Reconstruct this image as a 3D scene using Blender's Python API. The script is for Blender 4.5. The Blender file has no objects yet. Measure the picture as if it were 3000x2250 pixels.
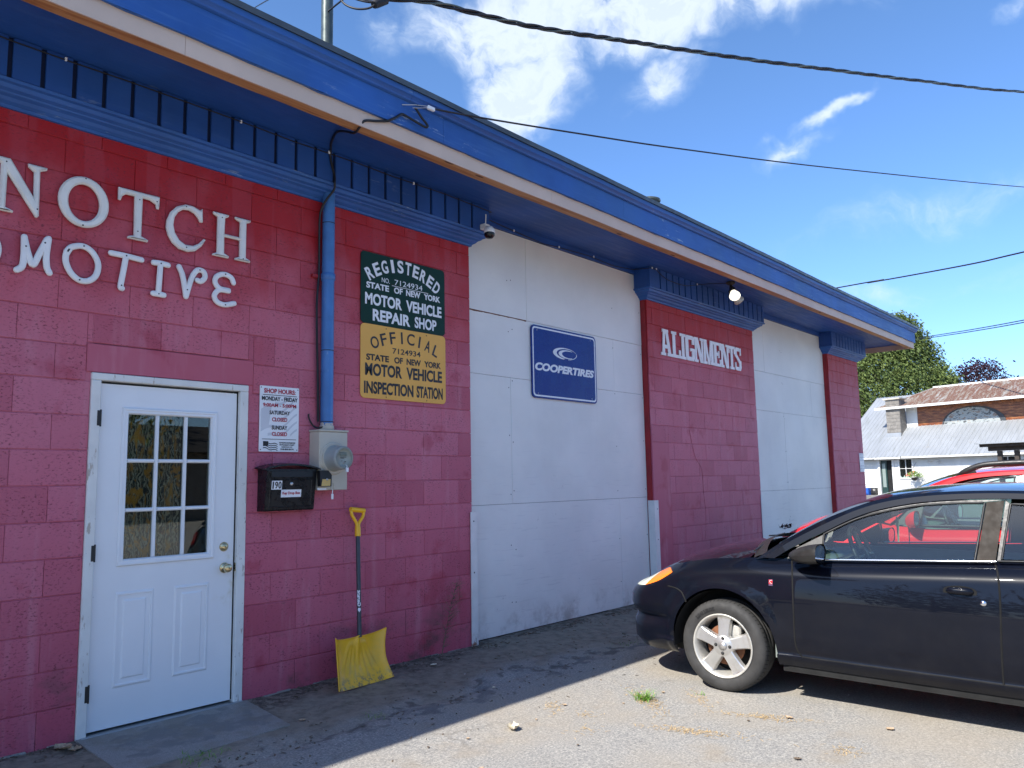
import bpy, bmesh, math, random
from math import sin, cos, pi, sqrt, radians
from mathutils import Vector, Matrix, noise as mnoise
random.seed(7)
scene = bpy.context.scene
COL = scene.collection

# ------------------------------------------------------------------ camera
cam_d = bpy.data.cameras.new('camera'); cam = bpy.data.objects.new('camera', cam_d); COL.objects.link(cam)
cr = Vector((0.65754, -0.75320, -0.01831)).normalized()
cf = Vector((0.74923, 0.65113, 0.12118)).normalized()
cu = cr.cross(cf).normalized()
M = Matrix(((cr.x, cu.x, -cf.x, -1.93807), (cr.y, cu.y, -cf.y, -4.92288), (cr.z, cu.z, -cf.z, 1.40040), (0, 0, 0, 1)))
cam.matrix_world = M
cam_d.sensor_width = 36; cam_d.lens = 2335.7 / 3000 * 36; cam_d.clip_end = 2000; cam_d.clip_start = 0.05
scene.camera = cam

# ------------------------------------------------------------------ sun, sky, exposure
SUN_DIR = Vector((-1.0, 0.111, 1.0)).normalized()
sd = bpy.data.lights.new('sun', 'SUN'); sd.energy = 4.15; sd.angle = radians(0.53); sd.color = (1.0, 0.95, 0.87)
sun = bpy.data.objects.new('sun', sd); COL.objects.link(sun)
sun.rotation_euler = SUN_DIR.to_track_quat('Z', 'Y').to_euler()
world = bpy.data.worlds.new('World'); scene.world = world; world.use_nodes = True
wt = world.node_tree; wt.nodes.clear()
def wn(t, **k):
    n = wt.nodes.new(t)
    for a, b in k.items(): setattr(n, a, b)
    return n
def wmath(op, a, b=None, c=None, clamp=False):
    n = wn('ShaderNodeMath', operation=op, use_clamp=clamp)
    for i, v in enumerate((a, b, c)):
        if v is None: continue
        if isinstance(v, (int, float)): n.inputs[i].default_value = v
        else: wt.links.new(v, n.inputs[i])
    return n.outputs[0]
def wdot(a, vec):
    n = wn('ShaderNodeVectorMath', operation='DOT_PRODUCT'); wt.links.new(a, n.inputs[0]); n.inputs[1].default_value = vec
    return n.outputs['Value']
sky = wn('ShaderNodeTexSky'); sky.sky_type = 'NISHITA'; sky.sun_disc = False
sky.sun_elevation = math.asin(SUN_DIR.z); sky.sun_rotation = math.atan2(SUN_DIR.x, SUN_DIR.y)
sky.air_density = 1.0; sky.dust_density = 0.6; sky.ozone_density = 2.2; sky.altitude = 100
tc = wn('ShaderNodeTexCoord')
nz = wn('ShaderNodeTexNoise'); nz.inputs['Scale'].default_value = 7; nz.inputs['Detail'].default_value = 5
wt.links.new(tc.outputs['Generated'], nz.inputs['Vector'])
vs = wn('ShaderNodeVectorMath', operation='SUBTRACT'); wt.links.new(nz.outputs['Color'], vs.inputs[0]); vs.inputs[1].default_value = (.5, .5, .5)
vm = wn('ShaderNodeVectorMath', operation='MULTIPLY_ADD'); wt.links.new(vs.outputs[0], vm.inputs[0]); vm.inputs[1].default_value = (.17, .17, .17)
wt.links.new(tc.outputs['Generated'], vm.inputs[2])
D = vm.outputs[0]
def blob(c, a, b, tilt=0., amp=1.):
    c = Vector(c).normalized(); h = Vector((c.y, -c.x, 0)).normalized(); v = h.cross(c)
    u = h * cos(tilt) + v * sin(tilt); w = -h * sin(tilt) + v * cos(tilt)
    du = wdot(D, tuple(u / a)); dw = wdot(D, tuple(w / b)); dc = wdot(D, tuple(c))
    du = wmath('SUBTRACT', du, c.dot(u) / a); dw = wmath('SUBTRACT', dw, c.dot(w) / b)
    r = wmath('SQRT', wmath('ADD', wmath('MULTIPLY', du, du), wmath('MULTIPLY', dw, dw)))
    r = wmath('SUBTRACT', 1.0, r, clamp=True)
    r = wmath('MULTIPLY', r, wmath('GREATER_THAN', dc, 0.2))
    return wmath('MULTIPLY', r, amp)
BL = [((0.672, 0.572, 0.470), .095, .082, 0, 1.2), ((0.645, 0.56, 0.525), .16, .07, 0, 1.2),
      ((0.755, 0.40, 0.545), .24, .085, -0.06, 1.5), ((0.79, 0.34, 0.54), .17, .05, 0, 1.1),
      ((0.861, 0.298, 0.413), .05, .014, 0.5, .74), ((0.862, 0.334, 0.382), .055, .02, 0.5, .66),
      ((0.883, 0.119, 0.455), .04, .022, 0, .5), ((0.555, 0.655, 0.51), .035, .05, 0, .48), ((0.93, 0.21, 0.29), .30, .05, 0.12, .36),
      ((0.95, 0.25, 0.20), .32, .04, 0.05, .34), ((0.77, 0.44, 0.455), .09, .05, 0.3, .62),
      ((-0.7, -0.3, 0.45), .35, .12, 0, 1.1), ((-0.85, 0.35, 0.3), .3, .1, .1, 1.0), ((-0.3, -0.85, 0.5), .3, .15, 0, 1.0), ((0.3, -0.9, 0.35), .35, .08, 0, 1.0)]
m = None
for b in BL:
    o = blob(*b); m = o if m is None else wmath('MAXIMUM', m, o)
n2 = wn('ShaderNodeTexNoise'); n2.inputs['Scale'].default_value = 16; n2.inputs['Detail'].default_value = 8; n2.inputs['Roughness'].default_value = .62
mp = wn('ShaderNodeMapping'); mp.inputs['Scale'].default_value = (1, 1, 1.5); wt.links.new(vm.outputs[0], mp.inputs[0]); wt.links.new(mp.outputs[0], n2.inputs['Vector'])
dens = wmath('MULTIPLY', m, wmath('MULTIPLY_ADD', n2.outputs['Fac'], 2.6, -0.30))
mr = wn('ShaderNodeMapRange', interpolation_type='SMOOTHSTEP'); wt.links.new(dens, mr.inputs['Value'])
mr.inputs['From Min'].default_value = .12; mr.inputs['From Max'].default_value = .92; mr.inputs['To Max'].default_value = .97
cr2 = wn('ShaderNodeValToRGB'); wt.links.new(dens, cr2.inputs[0])
cr2.color_ramp.elements[0].position = .25; cr2.color_ramp.elements[0].color = (3.0, 3.75, 4.7, 1)
cr2.color_ramp.elements[1].position = 1.0; cr2.color_ramp.elements[1].color = (2.9, 3.35, 3.9, 1)
e = cr2.color_ramp.elements.new(.55); e.color = (3.8, 4.2, 4.7, 1)
mx = wn('ShaderNodeMix', data_type='RGBA'); wt.links.new(mr.outputs[0], mx.inputs[0])
hs = wn('ShaderNodeMix', data_type='RGBA', blend_type='MULTIPLY'); hs.inputs[0].default_value = 1.0
wt.links.new(sky.outputs[0], hs.inputs[6]); hs.inputs[7].default_value = (0.84 / 4.6, 0.93 / 4.6, 0.98 / 4.6, 1)
gm = wn('ShaderNodeGamma'); gm.inputs[1].default_value = 1.28; wt.links.new(hs.outputs[2], gm.inputs[0])
gs = wn('ShaderNodeMix', data_type='RGBA', blend_type='MULTIPLY'); gs.inputs[0].default_value = 1.0; wt.links.new(gm.outputs[0], gs.inputs[6]); 
sz = wn('ShaderNodeSeparateXYZ'); wt.links.new(tc.outputs['Generated'], sz.inputs[0]); el = wn('ShaderNodeValToRGB'); wt.links.new(sz.outputs[2], el.inputs[0])
el.color_ramp.elements[0].position = 0.0; el.color_ramp.elements[0].color = (.56, .60, .84, 1); el.color_ramp.elements[1].position = .48; el.color_ramp.elements[1].color = (1, 1, 1, 1); e_ = el.color_ramp.elements.new(.25); e_.color = (.80, .83, .96, 1)
ge = wn('ShaderNodeMix', data_type='RGBA', blend_type='MULTIPLY'); ge.inputs[0].default_value = 1.0; wt.links.new(el.outputs[0], ge.inputs[6]); ge.inputs[7].default_value = (4.6, 4.6, 4.6, 1); wt.links.new(ge.outputs[2], gs.inputs[7])
wt.links.new(gs.outputs[2], mx.inputs[6]); wt.links.new(cr2.outputs[0], mx.inputs[7])
bg = wn('ShaderNodeBackground'); bg.inputs['Strength'].default_value = 0.13; wt.links.new(mx.outputs[2], bg.inputs['Color'])
wo = wn('ShaderNodeOutputWorld'); wt.links.new(bg.outputs[0], wo.inputs['Surface'])
scene.view_settings.view_transform = 'Standard'; scene.view_settings.look = 'None'
scene.view_settings.exposure = 1.1; scene.view_settings.gamma = 1.0; scene.view_settings.use_curve_mapping = False

# ------------------------------------------------------------------ object helpers
WL = {}
def link(o, parent=None):
    COL.objects.link(o)
    if parent is not None: o.parent = parent
    return o
def tag(o, label=None, cat=None, group=None, kind=None):
    if label: o['label'] = label
    if cat: o['category'] = cat
    if group: o['group'] = group
    if kind: o['kind'] = kind
    return o
def thing(name, label, cat, loc=(0, 0, 0), rotz=0., group=None):
    o = bpy.data.objects.new(name, None); link(o); o.location = loc; o.rotation_euler = (0, 0, rotz); o.empty_display_size = .1
    WL[o.name] = Vector(loc) if rotz == 0 else Vector((0, 0, 0)); tag(o, label, cat, group); return o
def wloc(parent): return WL.get(parent.name, Vector((0, 0, 0))) if parent else Vector((0, 0, 0))
class MB:
    def __init__(s): s.v = []; s.f = []; s.sm = []
    def add(s, vs, fs, smooth=False):
        b = len(s.v); s.v += [tuple(v) for v in vs]; s.f += [tuple(i + b for i in f) for f in fs]; s.sm += [smooth] * len(fs); return s
    def box(s, x0, x1, y0, y1, z0, z1):
        V = [(x, y, z) for x in (x0, x1) for y in (y0, y1) for z in (z0, z1)]
        return s.add(V, [(0, 1, 3, 2), (4, 6, 7, 5), (0, 4, 5, 1), (2, 3, 7, 6), (0, 2, 6, 4), (1, 5, 7, 3)])
    def cbox(s, x0, x1, y0, y1, z0, z1, c=.004):
        # chamfered box (all edges)
        bm = bmesh.new(); bmesh.ops.create_cube(bm, size=1)
        for v in bm.verts: v.co = Vector(((x0 + x1) / 2 + v.co.x * (x1 - x0), (y0 + y1) / 2 + v.co.y * (y1 - y0), (z0 + z1) / 2 + v.co.z * (z1 - z0)))
        bmesh.ops.bevel(bm, geom=bm.edges[:], offset=c, segments=1, affect='EDGES')
        s.add([v.co.copy() for v in bm.verts], [[v.index for v in f.verts] for f in bm.faces]); bm.free(); return s
    def tube(s, pts, r, n=8, cap=True, smooth=True, flat=None):
        pts = [Vector(p) for p in pts]; rs = r if isinstance(r, (list, tuple)) else [r] * len(pts)
        V = []; F = []; up = None
        for i, p in enumerate(pts):
            t = (pts[min(i + 1, len(pts) - 1)] - pts[max(i - 1, 0)]).normalized()
            if up is None:
                a = Vector((0, 1, 0)) if abs(t.y) < .9 else Vector((1, 0, 0))
            else: a = up
            x = (a - t * a.dot(t)).normalized(); up = x; y = t.cross(x)
            for k in range(n):
                an = 2 * pi * k / n; d = x * cos(an) * rs[i] * (flat or 1) + y * sin(an) * rs[i]; V.append(p + d)
        for i in range(len(pts) - 1):
            for k in range(n):
                F.append((i * n + k, i * n + (k + 1) % n, (i + 1) * n + (k + 1) % n, (i + 1) * n + k))
        s.add(V, F, smooth)
        if cap:
            s.add(V[:n], [tuple(range(n))[::-1]]); s.add(V[-n:], [tuple(range(n))])
        return s
    def lathe(s, prof, c, axis, n=24, smooth=True, closed=False):
        # prof: (radius, along axis)
        c = Vector(c); ax = Vector(axis).normalized(); a = Vector((0, 0, 1)) if abs(ax.z) < .9 else Vector((1, 0, 0))
        x = (a - ax * a.dot(ax)).normalized(); y = ax.cross(x); V = []; F = []
        for r, h in prof:
            for k in range(n):
                an = 2 * pi * k / n; V.append(c + ax * h + x * cos(an) * r + y * sin(an) * r)
        L = len(prof)
        for i in range(L if closed else L - 1):
            j = (i + 1) % L
            for k in range(n): F.append((i * n + k, j * n + k, j * n + (k + 1) % n, i * n + (k + 1) % n))
        return s.add(V, F, smooth)
    def prism(s, poly, f0, f1):
        # poly in 2D; f0/f1 map (a,b)->3D for the two faces
        n = len(poly); A = [f0(*p) for p in poly]; B = [f1(*p) for p in poly]
        s.add(A, [tuple(range(n))]); s.add(B, [tuple(range(n))[::-1]])
        V = A + B; return s.add(V, [(i, i + n, (i + 1) % n + n, (i + 1) % n) for i in range(n)])
    def ladder(s, A, B, smooth=True, flip=False):
        n = len(A); V = list(A) + list(B); F = [(i, i + 1, n + i + 1, n + i) for i in range(n - 1)]
        if flip: F = [f[::-1] for f in F]
        return s.add(V, F, smooth)
    def grid(s, rows, smooth=True, flip=False):
        n = len(rows[0]); V = [p for r in rows for p in r]; F = []
        for i in range(len(rows) - 1):
            for j in range(n - 1):
                f = (i * n + j, i * n + j + 1, (i + 1) * n + j + 1, (i + 1) * n + j); F.append(f[::-1] if flip else f)
        return s.add(V, F, smooth)
    def mesh(s, name, mat=None, off=None, weld=False):
        me = bpy.data.meshes.new(name); o = off or Vector((0, 0, 0))
        me.from_pydata([(v[0] - o.x, v[1] - o.y, v[2] - o.z) for v in s.v], [], s.f)
        if mat: me.materials.append(mat)
        for p, q in zip(me.polygons, s.sm): p.use_smooth = q
        if weld:
            bm = bmesh.new(); bm.from_mesh(me); bmesh.ops.remove_doubles(bm, verts=bm.verts[:], dist=1e-5)
            bmesh.ops.recalc_face_normals(bm, faces=bm.faces[:]); bm.to_mesh(me); bm.free()
        me.validate(); me.update(); return me
    def obj(s, name, mat, parent=None, weld=False, fix=False):
        off = wloc(parent); me = s.mesh(name, mat, off, weld)
        if fix:
            bm = bmesh.new(); bm.from_mesh(me); bmesh.ops.recalc_face_normals(bm, faces=bm.faces[:]); bm.to_mesh(me); bm.free()
        o = bpy.data.objects.new(name, me); link(o, parent); WL[o.name] = off; return o
def inst(name, me, parent, loc, rot=None):
    o = bpy.data.objects.new(name, me); link(o, parent); o.location = Vector(loc) - wloc(parent)
    if rot: o.rotation_euler = rot
    return o

def cat_rom(P, n=6):
    P = [Vector(p) for p in P]; out = []
    for i in range(len(P) - 1):
        a, b, c, d = P[max(i - 1, 0)], P[i], P[i + 1], P[min(i + 2, len(P) - 1)]
        for k in range(n):
            t_ = k / n; out.append(.5 * ((2 * b) + (c - a) * t_ + (2 * a - 5 * b + 4 * c - d) * t_ ** 2 + (3 * b - a - 3 * c + d) * t_ ** 3))
    return out + [P[-1]]
# ------------------------------------------------------------------ material helpers
class NT:
    def __init__(s, name):
        s.m = bpy.data.materials.new(name); s.m.use_nodes = True; s.t = s.m.node_tree; s.t.nodes.clear()
        s.out = s.t.nodes.new('ShaderNodeOutputMaterial'); s.b = s.t.nodes.new('ShaderNodeBsdfPrincipled'); s.t.links.new(s.b.outputs[0], s.out.inputs[0])
        g = s.t.nodes.new('ShaderNodeNewGeometry'); s.pos = g.outputs['Position']; s.nrm = g.outputs['Normal']; s._xyz = None; s._rnd = None
    def n(s, t, **k):
        x = s.t.nodes.new(t)
        for a, b in k.items(): setattr(x, a, b)
        return x
    def put(s, inp, v):
        if v is None: return
        if isinstance(v, bpy.types.NodeSocket): s.t.links.new(v, inp)
        else:
            if inp.type == 'RGBA' and len(v) == 3: v = (*v, 1)
            inp.default_value = v
    @property
    def xyz(s):
        if not s._xyz: x = s.n('ShaderNodeSeparateXYZ'); s.put(x.inputs[0], s.pos); s._xyz = x.outputs
        return s._xyz
    @property
    def rnd(s):
        if not s._rnd: s._rnd = s.n('ShaderNodeObjectInfo').outputs['Random']
        return s._rnd
    def map(s, scale, loc=(0, 0, 0), v=None):
        x = s.n('ShaderNodeMapping'); s.put(x.inputs[0], v or s.pos); x.inputs['Scale'].default_value = scale; x.inputs['Location'].default_value = loc; return x.outputs[0]
    def noise(s, scale, detail=4, rough=.55, v=None, dist=0., col=False):
        x = s.n('ShaderNodeTexNoise'); s.put(x.inputs['Vector'], v or s.pos); x.inputs['Scale'].default_value = scale; x.inputs['Detail'].default_value = detail
        x.inputs['Roughness'].default_value = rough; x.inputs['Distortion'].default_value = dist; return x.outputs['Color' if col else 'Fac']
    def vor(s, scale, v=None, feat='F1', rand=1.):
        x = s.n('ShaderNodeTexVoronoi', feature=feat); s.put(x.inputs['Vector'], v or s.pos); x.inputs['Scale'].default_value = scale; x.inputs['Randomness'].default_value = rand
        return x.outputs[0]
    def wave(s, scale, v=None, dist=3., detail=3., dscale=1., dirn='X'):
        x = s.n('ShaderNodeTexWave', bands_direction=dirn); s.put(x.inputs['Vector'], v or s.pos); x.inputs['Scale'].default_value = scale
        x.inputs['Distortion'].default_value = dist; x.inputs['Detail'].default_value = detail; x.inputs['Detail Scale'].default_value = dscale; return x.outputs['Fac']
    def rng(s, v, a, b, c=0., d=1., smooth=True):
        x = s.n('ShaderNodeMapRange', interpolation_type='SMOOTHSTEP' if smooth else 'LINEAR'); s.put(x.inputs['Value'], v)
        for i, q in zip(('From Min', 'From Max', 'To Min', 'To Max'), (a, b, c, d)): x.inputs[i].default_value = q
        return x.outputs[0]
    def math(s, op, a, b=None, clamp=False):
        x = s.n('ShaderNodeMath', operation=op, use_clamp=clamp); s.put(x.inputs[0], a); s.put(x.inputs[1], b); return x.outputs[0]
    def mix(s, f, a, b, mode='MIX'):
        x = s.n('ShaderNodeMix', data_type='RGBA', blend_type=mode); s.put(x.inputs[0], f); s.put(x.inputs[6], a); s.put(x.inputs[7], b); return x.outputs[2]
    def ramp(s, v, els):
        x = s.n('ShaderNodeValToRGB'); s.put(x.inputs[0], v); r = x.color_ramp
        r.elements[0].position, r.elements[0].color = els[0][0], (*els[0][1], 1); r.elements[1].position, r.elements[1].color = els[-1][0], (*els[-1][1], 1)
        for p, c in els[1:-1]: e = r.elements.new(p); e.color = (*c, 1)
        return x.outputs[0]
    def vary(s, col, amt=.15, scale=2.):
        f = s.rng(s.noise(scale, 5), .3, .7, 1 - amt, 1 + amt); c = s.n('ShaderNodeCombineColor')
        for i in range(3): s.put(c.inputs[i], f)
        return s.mix(1., col, c.outputs[0], 'MULTIPLY')
    def bump(s, h, strength=.3, dist=.01, nrm=None):
        x = s.n('ShaderNodeBump'); s.put(x.inputs['Height'], h); x.inputs['Strength'].default_value = strength; x.inputs['Distance'].default_value = dist
        if nrm: s.put(x.inputs['Normal'], nrm)
        return x.outputs[0]
    def done(s, col=None, rough=None, metal=None, normal=None, **k):
        s.put(s.b.inputs['Base Color'], col); s.put(s.b.inputs['Roughness'], rough); s.put(s.b.inputs['Metallic'], metal); s.put(s.b.inputs['Normal'], normal)
        for a, v in k.items(): s.put(s.b.inputs[a.replace('_', ' ')], v)
        return s.m
def plain(name, col, rough=.55, metal=0., vary=.12, vs=3., bumps=None, **k):
    t = NT(name); c = t.vary(col, vary, vs) if vary else col; nrm = None
    if bumps: nrm = t.bump(t.noise(bumps[0], 4), bumps[1], bumps[2] if len(bumps) > 2 else .002)
    return t.done(c, t.rng(t.noise(vs * 3, 3), .3, .7, max(rough - .08, 0), min(rough + .08, 1)) if rough > .15 else rough, metal, nrm, **k)
def glass(name, tint=(.9, .95, .93), ior=1.5, rough=0.0):
    t = NT(name); f = t.n('ShaderNodeFresnel'); f.inputs['IOR'].default_value = ior
    a = t.n('ShaderNodeBsdfTransparent'); a.inputs[0].default_value = (*tint, 1); b = t.n('ShaderNodeBsdfGlossy'); b.inputs['Roughness'].default_value = rough
    x = t.n('ShaderNodeMixShader'); t.put(x.inputs[0], t.math('MULTIPLY', f.outputs[0], 1.6, clamp=True)); t.t.links.new(a.outputs[0], x.inputs[1]); t.t.links.new(b.outputs[0], x.inputs[2]); t.t.links.new(x.outputs[0], t.out.inputs[0])
    t.t.nodes.remove(t.b); return t.m
MT = {}
def block_mat(name, top=True, plaster=False):
    t = NT(name); x, y, z = t.xyz
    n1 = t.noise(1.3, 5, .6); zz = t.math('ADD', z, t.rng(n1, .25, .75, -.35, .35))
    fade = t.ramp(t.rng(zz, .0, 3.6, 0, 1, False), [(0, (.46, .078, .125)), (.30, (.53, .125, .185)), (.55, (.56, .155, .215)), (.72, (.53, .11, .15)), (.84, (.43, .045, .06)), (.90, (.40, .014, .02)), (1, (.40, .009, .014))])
    # each block took the paint a little differently
    c = t.mix(t.math('MULTIPLY', t.rng(t.rnd, 0, 1, 0, .22, False), t.rng(z, 3.25, 2.8)), fade, (.50, .17, .24), 'MIX')
    c = t.mix(t.math('MULTIPLY', t.rng(t.math('FRACT', t.math('MULTIPLY', t.rnd, 7.31)), .5, 1, 0, .36, False), t.rng(z, 3.25, 2.8)), c, (.31, .028, .06), 'MIX')
    streak = t.noise(1., 4, .6, t.map((9, 9, 1.1))); wash = t.math('MULTIPLY', t.rng(streak, .52, .72), t.rng(z, 3.0, 2.2))
    c = t.mix(t.math('MULTIPLY', wash, .28), c, (.60, .28, .34))
    blot = t.noise(3.1, 4, .6, t.map((1, 1, 1), (4, 2, 9)))
    c = t.mix(t.math('MULTIPLY', t.rng(blot, .58, .7), .5), c, (.36, .03, .055))
    vert = t.math('MULTIPLY', t.rng(t.noise(5., 2, .5, t.map((1, 1, .12), (3, 0, 0))), .54, .58), .10)
    c = t.mix(vert, c, (.50, .16, .23))
    # scuffs and splashed dirt low on the wall
    d = t.math('MULTIPLY', t.rng(t.noise(2.6, 5, .65, t.map((1, 1, 1.6), (1, 5, 2))), .5, .68), t.rng(z, .62, .05)); c = t.mix(t.math('MULTIPLY', d, .75), c, (.10, .065, .06))
    sc = t.math('MULTIPLY', t.rng(t.noise(13, 3, .7, t.map((.5, 1, 1.6))), .66, .72), t.rng(z, 1.0, .5)); c = t.mix(t.math('MULTIPLY', sc, .5), c, (.12, .06, .07))
    chip = t.rng(t.noise(34, 3, .75), .765, .785); c = t.mix(t.math('MULTIPLY', chip, .7), c, (.62, .42, .42))
    pit = t.vor(95, t.map((1, 1, 1.7))); pits = t.rng(t.noise(62, 3, .7, t.map((.8, 1, 1.5))), .53, .66)
    gate = t.rng(t.noise(5, 3), .42, .58, .3, 1)
    pm = t.math('MULTIPLY', pits, gate); c = t.mix(t.math('MULTIPLY', pm, .0 if plaster else .75), c, (.13, .018, .03))
    h = t.math('ADD', t.noise(28, 5, .65), t.math('MULTIPLY', pm, -1.2 if not plaster else 0))
    return t.done(c, .55, 0, t.bump(h, .35 if not plaster else .12, .006), Specular_IOR_Level=.35)
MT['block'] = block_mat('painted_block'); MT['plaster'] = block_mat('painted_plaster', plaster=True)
t = NT('deep_red_paint'); MT['red'] = t.done(t.vary((.30, .012, .018), .18, 5), .5, 0, t.bump(t.noise(25, 4), .25, .004))
def blue_mat(name, col, wear=.5, grain=True):
    t = NT(name); g = t.noise(1., 5, .6, t.map((2.2, 30, 42))); c = t.vary(col, .16, 1.6)
    c = t.mix(t.math('MULTIPLY', t.rng(g, .5, .75), .30 * wear), c, (.10, .24, .50))
    c = t.mix(t.math('MULTIPLY', t.math('MULTIPLY', t.rng(t.noise(1., 5, .75, t.map((4, 18, 24), (3, 1, 7))), .60, .68), t.rng(t.noise(1.1, 3, .6), .46, .58)), .8 * wear), c, (.34, .44, .56))
    c = t.mix(t.math('MULTIPLY', t.rng(t.noise(.9, 5, .6), .5, .66), .35 * wear), c, (.045, .14, .32))
    return t.done(c, t.rng(g, .3, .7, .42, .6), 0, t.bump(g, .28, .003), Specular_IOR_Level=.4)
MT['blue'] = blue_mat('weathered_blue_paint', (.024, .105, .36), 1.); MT['blue2'] = blue_mat('blue_paint', (.018, .078, .30), .3); MT['blue3'] = blue_mat('blue_crown_paint', (.024, .100, .34), .9)
MT['blue_dark'] = plain('dark_blue_groove', (.003, .012, .055), .6)
t = NT('primed_board'); MT['primer'] = t.done(t.vary((.62, .48, .385), .06, 2.5), .6, 0, t.bump(t.noise(30, 3), .1, .002))
t = NT('bare_pine'); w = t.noise(1., 5, .55, t.map((1.2, 22, 18)), 1.2); k = t.vor(1., t.map((2.1, 9, 6)), 'F1')
c = t.ramp(w, [(.3, (.52, .29, .125)), (.5, (.43, .21, .08)), (.62, (.30, .12, .04)), (.72, (.50, .27, .11))]); c = t.mix(t.rng(k, .13, .07), c, (.07, .02, .008)); MT['pine'] = t.done(c, .6, 0, t.bump(w, .2, .002))
t = NT('white_plywood'); g = t.noise(1., 6, .6, t.map((3.2, 10, 40))); x, y, z = t.xyz
c = t.vary((.76, .755, .715), .06, 1.2); gate = t.rng(z, 2.2, .3, .15, 1.)
c = t.mix(t.math('MULTIPLY', t.math('MULTIPLY', t.rng(g, .56, .70), gate), .34), c, (.45, .46, .47))
c = t.mix(t.math('MULTIPLY', t.rng(t.noise(2.0, 5, .65, t.map((2, 1, .4), (7, 2, 1))), .55, .75), .28), c, (.84, .83, .79))
c = t.mix(t.math('MULTIPLY', t.rng(t.noise(9, 4, .7, t.map((1, 1, .8), (2, 2, 2))), .68, .74), t.math('MULTIPLY', gate, .5)), c, (.35, .34, .33))
c = t.mix(t.math('MULTIPLY', t.rng(t.noise(4, 4, .7), .42, .7), t.rng(z, .35, .0, 0, .75)), c, (.33, .29, .25))
c = t.mix(t.rng(t.noise(1.4, 4), .4, .6, 0, .10), c, (.60, .62, .66)); MT['ply'] = t.done(c, .5, 0, t.bump(g, .15, .002), Specular_IOR_Level=.4)
t = NT('white_door_paint'); x, y, z = t.xyz; c = t.vary((.79, .80, .81), .025, 2.); c = t.mix(t.math('MULTIPLY', t.rng(t.noise(4, 4, .7), .5, .72), t.math('MULTIPLY', t.rng(x, .72, .84), t.rng(t.math('ABSOLUTE', t.math('SUBTRACT', z, .85)), .42, .05))), c, (.58, .54, .40))
c = t.mix(t.math('MULTIPLY', t.rng(t.noise(22, 3, .7, t.map((1, 1, 1), (3, 1, 5))), .745, .765), .7), c, (.25, .25, .27)); MT['door'] = t.done(c, .32, 0, t.bump(t.noise(90, 2), .04, .001))
t = NT('peeling_white_paint'); n_ = t.noise(1., 6, .7, t.map((22, 22, 5))); c = t.vary((.72, .71, .67), .08, 4); c = t.mix(t.rng(n_, .60, .64), c, (.46, .40, .34)); c = t.mix(t.rng(t.noise(1., 5, .7, t.map((30, 30, 9), (2, 7, 1))), .67, .69), c, (.16, .11, .08)); MT['jamb'] = t.done(c, .6, 0, t.bump(n_, .5, .006))
MT['letter'] = plain('cream_letter_enamel', (.76, .75, .70), .38, 0, .07, 9); MT['letter2'] = plain('white_letter_paint', (.80, .79, .77), .42, 0, .05, 9)
MT['white'] = plain('white_print', (.80, .81, .82), .5, 0, .03); MT['black'] = plain('black_print', (.012, .012, .014), .5, 0, .05)
MT['redprint'] = plain('red_print', (.42, .02, .05), .5, 0, .05); MT['greyprint'] = plain('pale_grey_print', (.60, .61, .64), .5, 0, .05)
MT['green'] = plain('dark_green_sign_enamel', (.007, .035, .022), .4, 0, .08, 3., None, Specular_IOR_Level=.15); MT['yellow_sign'] = plain('amber_sign_enamel', (.80, .43, .10), .4, 0, .04, 3., None, Specular_IOR_Level=.15)
MT['sign_blue'] = plain('blue_sign_enamel', (.002, .020, .20), .26, 0, .04, 3., None, Specular_IOR_Level=.22); MT['sign_white'] = plain('white_sign_sheet', (.76, .77, .80), .3, 0, .02)
MT['screw'] = plain('dark_screw_head', (.03, .03, .03), .5, .4); MT['steel'] = plain('brushed_steel', (.55, .55, .54), .32, .9)
MT['brass'] = plain('worn_brass', (.62, .50, .28), .28, .95); MT['gold'] = plain('gold_label', (.62, .42, .14), .4, .2)
MT['blackplastic'] = plain('black_plastic', (.008, .008, .010), .38, 0, .1, 6, (60, .1, .001)); MT['blackmetal'] = plain('black_powder_coat', (.007, .008, .010), .3, 0, .1, 8)
MT['tan'] = plain('tan_meter_enamel', (.50, .46, .37), .45, 0, .07, 5); MT['greyplastic'] = plain('grey_meter_plastic', (.33, .35, .33), .35, 0, .05)
MT['lcd'] = plain('lcd_face', (.20, .24, .22), .25, 0, .03); MT['cable'] = plain('black_cable_sheath', (.010, .010, .013), .5, 0, .1)
t = NT('conduit_blue_paint'); c = t.vary((.05, .17, .42), .15, 6); c = t.mix(t.math('MULTIPLY', t.rng(t.noise(1., 5, .7, t.map((30, 30, 5))), .62, .70), .7), c, (.30, .42, .58)); c = t.mix(t.rng(t.math('ADD', t.xyz[2], t.rng(t.noise(40, 3), .3, .7, -.03, .03)), 1.845, 1.835), c, (.48, .45, .38)); MT['conduit'] = t.done(c, .4, 0)
MT['darksteel'] = plain('dark_galvanised_mast', (.10, .12, .11), .35, .5, .2, 8); MT['alu'] = plain('dull_aluminium', (.42, .43, .43), .4, .8)
MT['slate'] = plain('roof_edge_metal', (.06, .075, .09), .4, .3, .2, 4)
t = NT('shovel_yellow_plastic'); x, y, z = t.xyz; c = t.vary((.88, .46, .010), .07, 6); c = t.mix(t.math('MULTIPLY', t.rng(t.noise(26, 5, .7), .48, .62), t.rng(z, .11, .0)), c, (.13, .10, .08)); c = t.mix(t.math('MULTIPLY', t.rng(t.noise(7, 4, .7), .45, .75), t.rng(z, .4, .05, 0, .38)), c, (.42, .33, .13)); MT['shovel'] = t.done(c, .36, 0, t.bump(t.noise(40, 3), .06, .002))
MT['shaft'] = plain('grey_fibreglass_shaft', (.045, .046, .05), .4, 0, .1, 20)
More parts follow.
